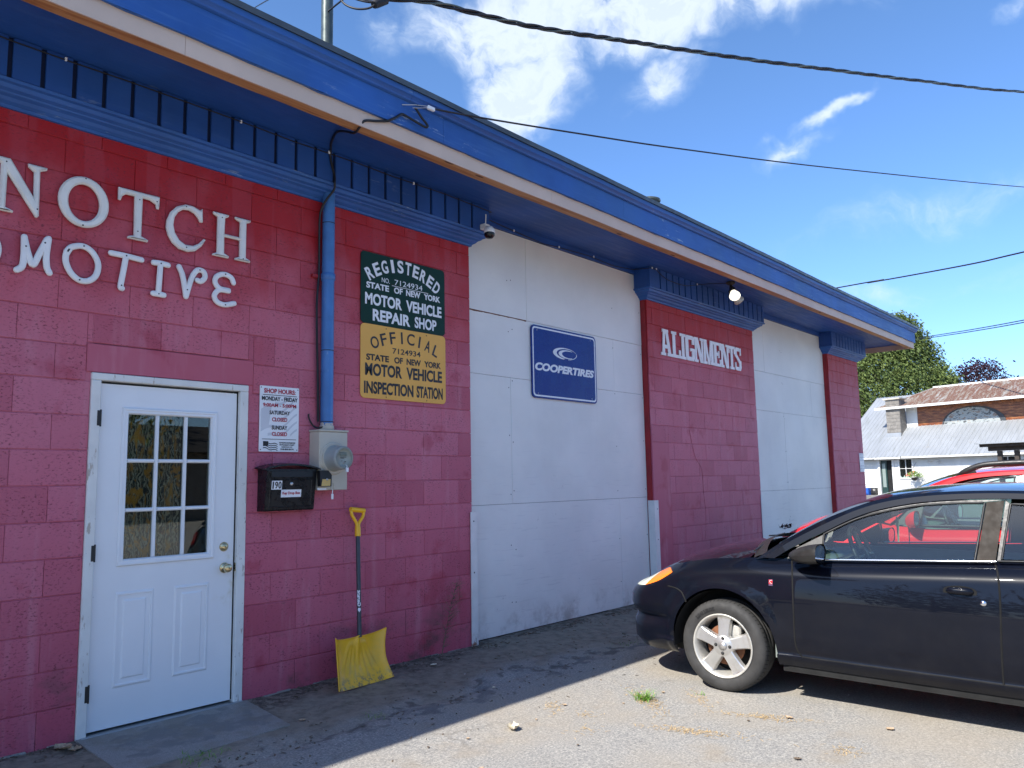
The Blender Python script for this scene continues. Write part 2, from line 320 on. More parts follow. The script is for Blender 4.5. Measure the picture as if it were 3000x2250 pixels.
t = NT('dead_weed'); MT['weed'] = t.done(t.vary((.17, .13, .085), .3, 30), .8); t = NT('fresh_grass'); MT['grass'] = t.done(t.vary((.13, .27, .03), .35, 60), .5, 0, None, Subsurface_Weight=0.)
MT['straw'] = plain('dry_straw', (.52, .36, .17), .8, 0, .35, 40); MT['leaf'] = plain('dry_leaf', (.42, .30, .19), .7, 0, .25, 60); MT['litter'] = plain('dark_litter', (.13, .095, .065), .85, 0, .5, 60); MT['pale_leaf'] = plain('pale_curled_leaf', (.66, .58, .42), .7, 0, .1, 60)
# curtain print
t = NT('flame_print_curtain'); v = t.map((13, 3, 6)); w = t.wave(1.3, v, 14, 5, 1.9, 'X'); w2 = t.noise(1.2, 4, .6, v, 1.5)
c = t.ramp(w, [(.15, (.05, .05, .055)), (.42, (.38, .29, .18)), (.6, (.10, .085, .08)), (.82, (.55, .48, .38))]); c = t.mix(t.rng(w2, .50, .62), c, (.74, .33, .06)); c = t.mix(t.rng(t.noise(2.3, 3, .6, v), .62, .72, 0, .7), c, (.30, .09, .03)); MT['curtain'] = t.done(c, .9)
MT['glass'] = glass('window_glass', (.80, .86, .83)); MT['farglass'] = glass('old_window_glass', (.8, .85, .83), 1.12); MT['autoglass'] = glass('tinted_car_glass', (.70, .84, .79), 1.5); MT['clearplastic'] = glass('clear_cover', (.9, .92, .9), 1.45)
MT['darkroom'] = plain('dark_interior', (.008, .008, .008), .9)
# ground
t = NT('worn_asphalt'); x, y, z = t.xyz
agg = t.vor(110); sp = t.noise(75, 4, .9); big = t.noise(.7, 5, .6); med = t.noise(3.2, 5, .65)
c = t.ramp(sp, [(.34, (.10, .10, .10)), (.45, (.235, .23, .22)), (.55, (.31, .297, .27)), (.66, (.52, .49, .43))])
c = t.mix(t.math('MULTIPLY', t.rng(t.vor(95), .12, .04), .45), c, (.11, .11, .115))
c = t.mix(t.math('MULTIPLY', t.rng(agg, .30, .12), .35), c, (.40, .375, .34))
c = t.mix(t.math('MULTIPLY', t.rng(big, .42, .66), .42), c, (.34, .285, .21))
c = t.mix(t.math('MULTIPLY', t.rng(t.noise(2.0, 4, .6, t.map((1, 1, 1), (5, 1, 0))), .56, .70), .35), c, (.27, .215, .15))
stn = t.rng(t.noise(1.1, 5, .7, t.map((1, 1.3, 1), (9, 3, 0))), .60, .74); c = t.mix(t.math('MULTIPLY', stn, .25), c, (.19, .18, .165))
ck = t.n('ShaderNodeTexVoronoi', feature='DISTANCE_TO_EDGE'); wv = t.n('ShaderNodeVectorMath', operation='MULTIPLY_ADD'); t.put(wv.inputs[0], t.noise(2.2, 5, .65, col=True)); wv.inputs[1].default_value = (.5, .5, 0); t.put(wv.inputs[2], t.pos); t.put(ck.inputs['Vector'], wv.outputs[0]); ck.inputs['Scale'].default_value = .36
crk = t.rng(ck.outputs[0], .006, .0015); c = t.mix(t.math('MULTIPLY', t.math('MULTIPLY', crk, t.rng(t.noise(1.6, 3), .5, .62)), .35), c, (.13, .115, .095))
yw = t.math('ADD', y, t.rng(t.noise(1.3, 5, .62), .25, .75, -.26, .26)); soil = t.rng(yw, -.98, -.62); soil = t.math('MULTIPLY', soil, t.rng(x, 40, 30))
sc_ = t.ramp(t.noise(11, 6, .7), [(.32, (.12, .10, .075)), (.5, (.22, .185, .14)), (.7, (.29, .245, .19))]); c = t.mix(t.math('MULTIPLY', soil, .92), c, sc_)
seam = t.math('MULTIPLY', t.rng(t.math('ABSOLUTE', t.math('ADD', yw, .93)), .07, .02), t.rng(t.noise(5, 4), .42, .56)); c = t.mix(t.math('MULTIPLY', seam, .7), c, (.065, .06, .055))
pch = t.math('MULTIPLY', t.rng(t.math('ABSOLUTE', t.math('ADD', yw, 1.05)), .09, .05), t.rng(t.noise(1.7, 3), .5, .6)); c = t.mix(t.math('MULTIPLY', pch, .55), c, (.075, .08, .09))
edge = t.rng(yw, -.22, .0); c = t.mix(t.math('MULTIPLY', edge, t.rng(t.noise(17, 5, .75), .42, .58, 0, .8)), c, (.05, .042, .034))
h = t.math('ADD', t.math('MULTIPLY', sp, .6), t.math('MULTIPLY', med, .6)); MT['asphalt'] = t.done(c, .85, 0, t.bump(h, .5, .006), Specular_IOR_Level=.25)
t = NT('step_concrete'); sp = t.noise(160, 3, .8); c = t.ramp(sp, [(.3, (.17, .165, .15)), (.5, (.27, .26, .24)), (.7, (.38, .36, .33))])
x, y, z = t.xyz; ins = t.math('MULTIPLY', t.rng(t.math('ADD', t.math('ABSOLUTE', t.math('SUBTRACT', x, .47)), t.rng(t.noise(5, 4), .3, .7, -.09, .09)), .42, .38), t.rng(t.math('ADD', t.math('ABSOLUTE', t.math('ADD', y, .32)), t.rng(t.noise(6, 4), .3, .7, -.07, .07)), .22, .18)); c = t.mix(t.math('MULTIPLY', t.math('MULTIPLY', ins, t.rng(t.noise(4.5, 5, .7), .36, .56)), .7), c, (.15, .15, .15)); c = t.mix(t.rng(t.noise(3, 5, .7), .45, .65, 0, .55), c, (.20, .17, .13)); MT['concrete'] = t.done(c, .85, 0, t.bump(sp, .4, .004))
MT['pad'] = plain('pale_concrete', (.42, .38, .31), .85, 0, .15, 2, (60, .3, .004))

# ------------------------------------------------------------------ ground
def lerp(a, b, t): return a + (b - a) * t
def sstep(v, a, b): t = min(1, max(0, (v - a) / (b - a))); return t * t * (3 - 2 * t)
def gz(x, y):
    z = .02 * min(y, 0) if y > -12 else -.24
    z += .28 * sstep(x, 19, 30)
    return z
def gdet(x, y):
    z = gz(x, y)
    if -2 < x < 9 and -6 < y < .2:
        z += .004 * mnoise.noise(Vector((x * 2.1, y * 2.1, 0))) + .0022 * mnoise.noise(Vector((x * 9, y * 9, 3)))
        soil = sstep(y, -1.1, -.1); z += soil * (.012 * mnoise.noise(Vector((x * 3.3, y * 5, 1))) + .006)
        z -= .012 * math.exp(-((y + .95 + .08 * mnoise.noise(Vector((x, 0, 0)))) / .05) ** 2)
    return z
def axis(parts):
    out = []
    for a, b, n in parts: out += [a + (b - a) * i / n for i in range(n)]
    return out + [parts[-1][1]]
gx = axis([(-400, -40, 6), (-40, -3, 12), (-3, 7, 170), (7, 16, 36), (16, 40, 24), (40, 700, 10)])
gy = axis([(-500, -40, 6), (-40, -6, 12), (-6, .3, 126), (.3, 12, 8), (12, 40, 8), (40, 700, 10)])
g = MB(); g.grid([[(x, y, gdet(x, y)) for y in gy] for x in gx], flip=True)
o = g.obj('ground', MT['asphalt']); tag(o, kind='structure')

# ------------------------------------------------------------------ shop building
shop = thing('shop_building', 'long red painted block garage with blue eaves and boarded white bays', 'building')
BH = .2032; BW = .4064
def wob(x): return .008 * mnoise.noise(Vector((x * .55, 3.1, 0))) + .0035 * mnoise.noise(Vector((x * 2.3, 1.7, 0)))
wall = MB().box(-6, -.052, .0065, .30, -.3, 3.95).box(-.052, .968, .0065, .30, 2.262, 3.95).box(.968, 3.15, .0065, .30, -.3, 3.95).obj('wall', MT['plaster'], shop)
pier2 = MB().box(6.215, 9.135, .0065, .50, -.3, 3.95).obj('wall', MT['plaster'], shop)
pier3 = MB().box(12.225, 13.77, .0065, .50, -.3, 3.95).obj('wall', MT['plaster'], shop)
MB().box(13.77, 13.79, 0, 10, -.3, 3.95).box(-6, 13.8, 9.8, 10, -.3, 3.95).box(-6.2, -6, 0, 10, -.3, 3.95).obj('wall', MT['plaster'], shop)
blk = {}
def block_mesh(w, h):
    k = (round(w, 3), round(h, 3))
    if k in blk: return blk[k]
    W = w - .0016; H = h - .0052; c = .0030; m = MB()
    R = lambda e, y: [(-W / 2 + e, y, -H / 2 + e), (W / 2 - e, y, -H / 2 + e), (W / 2 - e, y, H / 2 - e), (-W / 2 + e, y, H / 2 - e)]
    V = R(c, 0) + R(0, .0026) + R(0, .014); F = [(0, 1, 2, 3)]
    for a in (0, 4):
        for i in range(4): F.append((a + i, a + 4 + i, a + 4 + (i + 1) % 4, a + (i + 1) % 4))
    m.add(V, F); blk[k] = m.mesh('block', MT['block']); return blk[k]
def cells(x0, x1, z1, ph):
    out = []; n = 0
    while n * BH < z1:
        za = n * BH - (.03 if n == 0 else 0); zb = min((n + 1) * BH, z1); off = ph if n % 2 == 0 else ph + BW / 2
        k0 = math.floor((x0 - off) / BW); x = off + k0 * BW
        while x < x1:
            a = max(x, x0); b = min(x + BW, x1)
            if b - a > .03: out.append((a, b, za, zb))
            x += BW
        n += 1
    return out
def lay(parent, cl, stuffname=None):
    s = MB()
    for a, b, za, zb in cl:
        me = block_mesh(b - a, zb - za); y = random.uniform(-.0018, .0012); p = ((a + b) / 2, y, (za + zb) / 2)
        if stuffname:
            for q in me.polygons: s.add([tuple(Vector(me.vertices[i].co) + Vector(p)) for i in q.vertices], [tuple(range(len(q.vertices)))])
        else: inst('block', me, parent, p)
    if stuffname and s.v: o = s.obj(stuffname, MT['block'], parent); tag(o, kind='stuff')
def cut(cl, x0, x1, z0, z1):
    out = []
    for a, b, c, d in cl:
        if b <= x0 or a >= x1 or d <= z0 or c >= z1: out.append((a, b, c, d)); continue
        if a < x0 - .03: out.append((a, x0, c, d))
        if b > x1 + .03: out.append((x1, b, c, d))
        if d > z1 + .05: out.append((max(a, x0), min(b, x1), z1, d))
    return out
ph1 = 2.592 - BW * 12
cl = cut(cells(-6, 3.16, 3.55, ph1), -.052, .968, -.1, 2.262)
cl = cut(cl, -.083, 1.006, 2.085, 2.262)
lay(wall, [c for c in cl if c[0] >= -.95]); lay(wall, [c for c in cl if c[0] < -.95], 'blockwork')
MB().cbox(-.081, 1.004, -.004, .012, 2.088, 2.258, .004).obj('lintel', MT['plaster'], shop)
cl = cells(6.21, 9.15, 3.55, 6.21 + .11)
lay(pier2, cut(cl, 6.2, 6.60, -.1, 1.83)); MB().cbox(6.212, 6.598, -.002, .012, -.05, 1.83, .003).obj('plaster_patch', MT['plaster'], shop)
lay(pier3, cells(12.22, 13.78, 3.55, 12.22), 'blockwork')
# unfaded red returns where the bays are set back
for x0, x1 in ((3.15, 3.162), (6.203, 6.215), (9.135, 9.147), (12.213, 12.225)):
    MB().box(x0, x1, .0175, .30, -.05, 3.60).obj('reveal', MT['red'], shop)
for i, x in enumerate((3.15, 6.215, 9.135, 12.225)):  # irregular band of old red on the corner
    pass
# mortar smear along the wall foot
m = MB()
for k in range(22):
    x = -1 + k * .19 + random.uniform(-.06, .06)
    if -.12 < x < 1.02 or x > 3.1: continue
    w = random.uniform(.08, .22); m.cbox(x, x + w, -random.uniform(.008, .022), .004, -.02, random.uniform(.004, .016), .003)
o = m.obj('foundation_edge', MT['concrete'], shop); tag(o, kind='stuff')

# boarded bays
def bay(x0, x1, seams, xv):
    b = MB().box(x0 - .04, x1 + .04, .100, .12, -.1, 3.9).obj('bay_backing', MT['darkroom'], shop)
    zs = [.012, 1.19, 2.392, 2.985, 3.832]
    for i in range(4):
        xs = [x0] + xv[i] + [x1]
        for a, c in zip(xs[:-1], xs[1:]):
            e = random.uniform(-.0015, .0015)
            MB().cbox(a + .0014, c - .0014, .085 + e, .0985, zs[i] + .0016, zs[i + 1] - .0016, .0008).obj('plywood_panel', MT['ply'], b)
    MB().box(x0 - .03, x1 + .03, .055, .084, 3.834, 3.9).obj('header_board', MT['blue2'], b)
    return b
bay(3.164, 6.20, None, [[5.62], [3.803], [5.59], [4.064]])
bay(9.149, 12.21, None, [[10.36], [10.352], [11.55], [9.71]])

MT['rustdrip'] = plain('rust_brown_wood', (.16, .055, .025), .8, 0, .3, 30)
m = MB()
for k in range(26):
    x = 3.22 + k * .032; h_ = .004 + .020 * max(0, mnoise.noise(Vector((x * 5, 0, 1)))) + .003 * random.random(); m.cbox(x, x + .034, .0815, .0845, 2.985 - h_, 2.989, .0008)
m.obj('exposed_rusty_edge', MT['rustdrip'], shop)
for bx_, xs_ in ((0, (3.20, 3.775, 3.832, 5.59, 6.17)), (1, (9.18, 10.33, 10.375, 12.18))):
    for x in xs_:
        for k in range(7):
            z = .25 + k * .52 + random.uniform(-.04, .04); MB().lathe([(0, -.0015), (.005, -.001), (.006, 0)], (x + random.uniform(-.008, .008), .0835, z), (0, 1, 0), 7).obj('nail', MT['screw'], shop)
MB().tube(cat_rom([(7.12, -.0012, 2.0), (7.20, -.0012, 1.75), (7.26, -.0012, 1.64), (7.40, -.0012, 1.50), (7.42, -.0012, 1.2), (7.45, -.0012, 1.0), (7.44, -.0012, .8), (7.40, -.0012, .62)], 8), [.0014 + .002 * random.random() for _ in range(57)], 4).obj('wall_crack', MT['red'], shop)
# frieze with raised boards and a stepped moulding
PROF = [(.0, 3.535), (.018, 3.536), (.022, 3.552), (.03, 3.556), (.045, 3.566), (.058, 3.583), (.082, 3.594), (.086, 3.602), (.11, 3.612), (.118, 3.634), (.142, 3.638), (.146, 3.655), (.118, 3.66)]
def frieze(x0, x1, first, pitch=.1668, n=99):
    ym = MB(); rows = []
    for o_, z in PROF: rows.append([(x0 - o_, .14, z), (x0 - o_, -o_, z), (x1 + o_, -o_, z), (x1 + o_, .14, z)])
    ym.grid(rows, smooth=False, flip=True)
    o_ = .118; ym2 = MB().box(x0 - o_, x1 + o_, -o_, .14, 3.655, 3.899)
    f = ym2.obj('frieze', MT['blue_dark'], shop); ym.obj('frieze_moulding', MT['blue3'], f)
    e0 = x0 - o_; e1 = x1 + o_; x = first; edges = [e0 - .012]
    while x < e1 - .05:
        if x > e0 + .02: edges += [x - .013, x + .013]
        x += pitch
    edges.append(e1 + .012)
    for a, b in zip(edges[0::2], edges[1::2]):
        MB().cbox(a, b, -o_ - .020, -o_ - .001, 3.6605 + random.uniform(-.001, .001), 3.897, .002).obj('frieze_board', MT['blue2'], f)
    for s, xe in ((-1, e0), (1, e1)):  # end boards
        MB().cbox(min(xe + s * .0012, xe + s * .012), max(xe + s * .0012, xe + s * .012), -o_ + .004, .135, 3.6605, 3.897, .002).obj('frieze_end', MT['blue2'], f)
    return f
frieze(-6, 3.16, -.603 - .1668 * 32); frieze(6.21, 9.15, 6.32, .152); frieze(12.22, 13.78, 12.33, .152)

# roof and eaves
roof = MB().grid([[(x, y, 4.205 + wob(x) + .03 * sstep(y, -.9, 9)) for y in (-.90, 0, 5, 10.4)] for x in [-6.8 + i * .5 for i in range(43)] + [14.66]], smooth=False, flip=True).obj('roof', MT['slate'], shop)
def strip(x0, x1, sec, mat, name, parent, step=.12, w=1., jag=0., wfn=wob, dy=0.):
    # sweeps a closed (y,z) section along x with the eave's sag
    n = max(2, int((x1 - x0) / step)); rows = []
    for i in range(n + 1):
        x = x0 + (x1 - x0) * i / n; d = wfn(x) * w
        rows.append([(x, y + dy, z + d + (jag * (mnoise.noise(Vector((x * 6, 0, 5)))) if j in (0, 1) else 0)) for j, (y, z) in enumerate(sec + [sec[0]])])
    m = MB().grid(rows, smooth=False); m.add([r for r in rows[0][:-1]], [tuple(range(len(sec)))]); m.add([r for r in rows[-1][:-1]], [tuple(range(len(sec)))[::-1]])
    return m.obj(name, mat, parent, fix=True)
MB().box(-6.5, 14.60, -.722, .15, 3.9, 3.925).obj('soffit', MT['blue2'], roof)
MB().box(13.79, 14.60, .15, 10.3, 3.9, 3.925).obj('soffit', MT['blue2'], roof)
EX = [-6.7, -4.6, -2.2, .35, 2.78, 5.2, 7.65, 10.1, 12.5, 14.59]
for a, b in zip(EX[:-1], EX[1:]):
    strip(a + .001, b - .001, [(-.812, 3.797), (-.722, 3.797), (-.722, 3.836), (-.812, 3.836)], MT['pine'], 'bare_batten', roof, jag=.002)
P2 = [-6.7, -3.2, .05, 3.35, 5.55, 9.1, 12.0, 14.60]
for a, b in zip(P2[:-1], P2[1:]):
    strip(a + .0012, b - .0012, [(-.8225, 3.795), (-.8125, 3.795), (-.8125, 4.0), (-.8225, 4.0)], MT['primer'], 'primed_board', roof)
FX = [-6.75, -2.9, -.41, 2.025, 4.46, 6.9, 9.34, 11.78, 14.63]
for a, b in zip(FX[:-1], FX[1:]):
    strip(a + .0012, b - .0012, [(-.846, 3.905), (-.824, 3.905), (-.824, 4.13), (-.846, 4.13)], MT['blue'], 'fascia_board', roof, jag=.010)
CX = [-6.8, -.9, 1.685, 5.4, 9.0, 12.3, 14.66]
for a, b in zip(CX[:-1], CX[1:]):
    strip(a + .0012, b - .0012, [(-.8475, 4.100), (-.855, 4.100), (-.868, 4.106), (-.872, 4.117), (-.882, 4.128), (-.893, 4.136), (-.897, 4.175), (-.8475, 4.175)], MT['blue3'], 'crown_moulding', roof)
strip(-6.8, 14.68, [(-.908, 4.172), (-.912, 4.172), (-.918, 4.208), (-.85, 4.214), (-.85, 4.178), (-.902, 4.178)], MT['slate'], 'drip_edge', roof)
# eave return along the far end
m = MB().box(14.605, 14.628, -.823, 10.3, 3.905, 4.13); m.obj('end_fascia', MT['blue'], roof)
MB().box(14.631, 14.66, -.845, 10.3, 4.10, 4.175).obj('end_crown', MT['blue3'], roof)
MB().box(14.592, 14.603, -.811, 10.3, 3.800, 3.99).obj('end_board', MT['primer'], roof)

# ------------------------------------------------------------------ entrance door
df = MB()
df.cbox(-.052, .004, -.014, .10, -.02, 2.040, .004); df.cbox(.907, .967, -.014, .10, -.02, 2.040, .004); df.cbox(-.052, .967, -.014, .10, 2.0412, 2.084, .004)
frame_o = df.obj('door_frame', MT['jamb'], shop)
MB().box(.0045, .012, .018, .06, .03, 2.036).box(.899, .9065, .018, .06, .03, 2.036).obj('weatherstrip', MT['darkroom'], frame_o)
MB().cbox(-.03, .965, -.035, .10, -.03, .016, .004).obj('threshold', MT['alu'], frame_o)
sl = MB(); Y0, Y1 = .020, .064
sl.box(.013, .1825, Y0, Y1, .028, 2.026); sl.box(.7215, .898, Y0, Y1, .028, 2.026); sl.box(.1825, .7215, Y0, Y1, 1.857, 2.026); sl.box(.1825, .7215, Y0, Y1, .028, .9745)
door = sl.obj('door', MT['door'], shop)
def ring(mb, x0, x1, z0, z1, prof):
    # prof: list of (inset, y) swept round a rectangle with mitred corners
    rows = []
    for d, y in prof: rows.append([(x0 + d, y, z0 + d), (x1 - d, y, z0 + d), (x1 - d, y, z1 - d), (x0 + d, y, z1 - d), (x0 + d, y, z0 + d)])
    return mb.grid(rows, smooth=False)
m = MB(); ring(m, .142, .758, .940, 1.891, [(0, .0205), (.002, .012), (.008, .006), (.016, .006), (.020, .010), (.034, .010), (.041, .022), (.041, .05)])
for x in (.364, .549): ring(m, x - .0115, x + .0115, .9815, 1.850, [(0, .045), (0, .026), (.006, .016), (.0114, .016)])
for i, z in enumerate((1.567, 1.270)):
    for a, b in ((.183, .3528), (.3752, .5378), (.5602, .721)): ring(m, a, b, z - .0115, z + .0115, [(0, .045), (0, .026), (.006, .0155), (.0114, .0155)])
m.obj('glazing_bars', MT['door'], door, fix=True)
gx_ = [(.184, .353), (.375, .538), (.560, .7205)]; gz_ = [(.976, 1.259), (1.281, 1.556), (1.578, 1.8555)]
for a, b in gx_:
    for c, d in gz_: MB().box(a + .0005, b - .0005, .034, .038, c + .0005, d - .0005).obj('pane', MT['glass'], door)
for x0, x1 in ((.149, .371), (.506, .727)):
    m = MB(); ring(m, x0, x1, .249, .787, [(-.004, .0199), (0, .016), (.006, .013), (.013, .013), (.018, .0265), (.024, .029), (.03, .028), (.05, .0145), (.052, .014)]); z0, z1 = .249, .787
    m.add([(x0 + .052, .014, z0 + .052), (x1 - .052, .014, z0 + .052), (x1 - .052, .014, z1 - .052), (x0 + .052, .014, z1 - .052)], [(0, 1, 2, 3)])
    m.obj('raised_panel', MT['door'], door, fix=True)
MB().lathe([(.0, -.062), (.020, -.062), (.027, -.054), (.029, -.040), (.024, -.030), (.013, -.024), (.012, -.012), (.030, -.010), (.034, -.004), (.034, .0)], (.836, .020, .873), (0, 1, 0), 24).obj('door_knob', MT['brass'], door)
MB().lathe([(0, -.020), (.013, -.020), (.018, -.016), (.024, -.012), (.030, -.006), (.031, 0)], (.829, .020, 1.009), (0, 1, 0), 24).obj('deadbolt', MT['brass'], door)
MB().box(.8275, .8305, -.0015, .0, 1.003, 1.015).box(.8345, .8375, -.0435, -.042, .867, .879).obj('keyway', MT['black'], door)
MB().cbox(.9066, .9095, .0, .03, .845, .90, .001).obj('strike_plate', MT['brass'], frame_o)
for z in (1.816, 1.031, .247):
    h = MB().cbox(-.014, .004, -.0165, .0, z - .045, z + .045, .001).tube([(.006, -.012, z - .05), (.006, -.012, z + .05)], .006, 8).obj('hinge', MT['screw'], door)
# behind the glass
rows = []
for i in range(60):
    x = .10 + .47 * i / 59; rows.append([(x, .135 + .010 * sin(i * 1.05) + .004 * sin(i * 2.3), z) for z in (.8, 1.3, 2.0)])
MB().grid(rows).obj('curtain', MT['curtain'], shop)
MB().box(-.05, 2.6, 2.4, 2.5, 0, 3.4).obj('inner_partition', MT['darkroom'], shop)

# ------------------------------------------------------------------ concrete step
st = MB()
st.prism([(-.055, -.016), (-.085, -.70), (.30, -.71), (.90, -.665), (.988, -.030), (.93, -.016)][::-1], lambda a, b: (a, b, -.06), lambda a, b: (a, b, .014 + .03 * b))
o = st.obj('door_step', MT['concrete'], fix=True); tag(o, 'low patched concrete step slab at the foot of the white door', 'step')

# ------------------------------------------------------------------ text helper
def text_mb(s, bold=0., shear=0., ext=.5):
    cu_ = bpy.data.curves.new('txt', 'FONT'); cu_.body = s; cu_.size = 1; cu_.offset = bold; cu_.shear = shear; cu_.resolution_u = 4; cu_.extrude = ext
    ob = bpy.data.objects.new('txt', cu_); COL.objects.link(ob); dg = bpy.context.evaluated_depsgraph_get(); me = bpy.data.meshes.new_from_object(ob.evaluated_get(dg))
    V = [v.co.copy() for v in me.vertices]; F = [tuple(p.vertices) for p in me.polygons]; bpy.data.objects.remove(ob); bpy.data.meshes.remove(me)
    x0 = min(v.x for v in V); x1 = max(v.x for v in V); y0 = min(v.y for v in V); y1 = max(v.y for v in V)
    return [((v.x - x0) / (x1 - x0), (v.y - y0) / (y1 - y0), v.z / ext) for v in V], F
def text(mb, s, x0, x1, z0, z1, y, th=.0012, bold=.02, shear=0.):
    V, F = text_mb(s, bold, shear); return mb.add([(x0 + u * (x1 - x0), y - th * (w + 1) / 2, z0 + v * (z1 - z0)) for u, v, w in V], F)
def letter_at(mb, s, cx, cz, w, h, ang, y, th=.0012, bold=.02):
    V, F = text_mb(s, bold); c, q = cos(ang), sin(ang)
    return mb.add([(cx + (u - .5) * w * c - (v - .5) * h * q, y - th * (k + 1) / 2, cz + (u - .5) * w * q + (v - .5) * h * c) for u, v, k in V], F)
def rrect(x0, x1, z0, z1, r, n=5):
    P = []
    for cx, cz, a in ((x1 - r, z1 - r, 0), (x0 + r, z1 - r, 90), (x0 + r, z0 + r, 180), (x1 - r, z0 + r, 270)):
        for i in range(n + 1): an = radians(a + 90 * i / n); P.append((cx + r * cos(an), cz + r * sin(an)))
    return P
def plate(name, poly, y0, y1, mat, parent=None):
    return MB().prism(poly, lambda a, b: (a, y0, b), lambda a, b: (a, y1, b)).obj(name, mat, parent, fix=True)
def screws(pts, y, parent, r=.006, mat='screw'):
    for x, z in pts: MB().lathe([(0, -.003), (r * .7, -.0025), (r, 0)], (x, y, z), (0, 1, 0), 8).obj('screw', MT[mat], parent)

# ------------------------------------------------------------------ signs
T = thing('repair_shop_sign', 'dark green sign with white lettering above the amber sign', 'sign', (1.92, 0, 2.66))
plate('sign_board', rrect(1.922, 2.838, 2.662, 3.243, .035), -.010, -.005, MT['green'], T)
m = MB(); R = .662; c0 = (2.374, 2.520)
for i, ch in enumerate('REGISTERED'):
    a = radians(lerp(33.5, -33.5, i / 9)); w = .030 if ch == 'I' else .066
    letter_at(m, ch, c0[0] - R * sin(a), c0[1] + R * cos(a), w, .108, a, -.0105, bold=.03)
text(m, 'NO.', 2.133, 2.216, 3.018, 3.058, -.0105, bold=.0); text(m, '7124934', 2.268, 2.575, 3.019, 3.064, -.0105, bold=.0); m.box(2.240, 2.642, -.0117, -.0105, 3.006, 3.010)
text(m, 'STATE', 1.976, 2.208, 2.948, 3.000, -.0105, bold=.035); text(m, 'OF', 2.262, 2.354, 2.948, 3.000, -.0105, bold=.035); text(m, 'NEW', 2.392, 2.552, 2.948, 3.000, -.0105, bold=.035); text(m, 'YORK', 2.592, 2.783, 2.948, 3.0, -.0105, bold=.035)
text(m, 'MOTOR', 1.964, 2.346, 2.815, 2.912, -.0105, bold=.034); text(m, 'VEHICLE', 2.392, 2.797, 2.815, 2.912, -.0105, bold=.034)
text(m, 'REPAIR', 2.041, 2.437, 2.690, 2.786, -.0105, bold=.034); text(m, 'SHOP', 2.487, 2.736, 2.690, 2.786, -.0105, bold=.03); m.obj('lettering', MT['white'], T)
screws([(2.18, 3.225), (2.62, 3.225), (2.18, 2.678), (2.62, 2.678)], -.010, T, .005)
T = thing('inspection_station_sign', 'amber sign with black lettering below the dark green sign', 'sign', (1.92, 0, 2.07))
plate('sign_board', rrect(1.922, 2.842, 2.068, 2.6595, .04), -.010, -.005, MT['yellow_sign'], T)
m = MB(); R = .84; c0 = (2.394, 1.745)
for i, ch in enumerate('OFFICIAL'):
    a = radians(lerp(23.3, -23.3, i / 7)); w = .018 if ch == 'I' else (.082 if ch in 'OC' else .060)
    letter_at(m, ch, c0[0] - R * sin(a), c0[1] + R * cos(a), w, .098, a, -.0105, bold=.012)
text(m, '7124934', 2.246, 2.55, 2.446, 2.492, -.0105, bold=.01)
text(m, 'STATE', 1.978, 2.208, 2.368, 2.420, -.0105, bold=.035); text(m, 'OF', 2.264, 2.356, 2.368, 2.420, -.0105, bold=.035); text(m, 'NEW', 2.396, 2.554, 2.368, 2.420, -.0105, bold=.035); text(m, 'YORK', 2.592, 2.785, 2.368, 2.42, -.0105, bold=.035)
text(m, 'MOTOR', 1.967, 2.346, 2.247, 2.347, -.0105, bold=.034); text(m, 'VEHICLE', 2.394, 2.798, 2.247, 2.347, -.0105, bold=.034)
text(m, 'INSPECTION', 1.957, 2.470, 2.104, 2.203, -.0105, bold=.034); text(m, 'STATION', 2.505, 2.805, 2.104, 2.203, -.0105, bold=.034); m.obj('lettering', MT['black'], T)
screws([(2.18, 2.64), (2.62, 2.64), (2.18, 2.085), (2.62, 2.085)], -.010, T, .005)

T = thing('tire_brand_sign', 'square blue sign with white border and crescent logo on the white boards', 'sign', (4.11, .08, 2.22))
plate('sign_board', rrect(4.108, 5.218, 2.222, 2.960, .05), .066, .078, MT['sign_blue'], T)
def band(mb, a, b, y, th):
    n = len(a); A = [(p[0], y - th, p[1]) for p in a] + [(p[0], y - th, p[1]) for p in b]
    mb.add(A, [(i, (i + 1) % n, n + (i + 1) % n, n + i) for i in range(n)])
    for q in (a, b): mb.add([(p[0], y - th, p[1]) for p in q] + [(p[0], y, p[1]) for p in q], [(i, (i + 1) % n, n + (i + 1) % n, n + i) for i in range(n)])
m = MB(); band(m, rrect(4.124, 5.202, 2.238, 2.944, .04), rrect(4.140, 5.186, 2.254, 2.928, .032), .0658, .001); m.obj('border', MT['sign_white'], T, fix=True)
m = MB(); text(m, 'COOPERTIRES', 4.158, 5.170, 2.500, 2.583, .0655, bold=.05, shear=.22); m.obj('lettering', MT['sign_white'], T)
def crescent(mb, cx, cz, rx, rz, dx, rx2, rz2, a0, a1, y):
    P = []; n = 26
    for i in range(n + 1): a = radians(lerp(a0, a1, i / n)); P.append((cx + rx * cos(a), cz + rz * sin(a)))
    Q = []
    for i in range(n + 1): a = radians(lerp(a1, a0, i / n)); Q.append((cx + dx + rx2 * cos(a), cz + rz2 * sin(a)))
    A = P; Bq = Q[::-1]; V = [(p[0], y - .001, p[1]) for p in A] + [(p[0], y - .001, p[1]) for p in Bq]
    mb.add(V, [(i, i + 1, n + 2 + i, n + 1 + i) for i in range(n)])
m = MB(); crescent(m, 4.655, 2.713, .205, .062, .030, .172, .052, 8, 262, .0645); crescent(m, 4.655, 2.713, .205, .062, .0, .194, .056, -75, 8, .0645)
crescent(m, 4.695, 2.710, .150, .045, .028, .120, .036, 60, 300, .0645); m.obj('crescent_logo', MT['sign_white'], T)
screws([(4.20, 2.91), (5.12, 2.91), (4.2, 2.27), (5.12, 2.27)], .066, T, .006, 'steel')

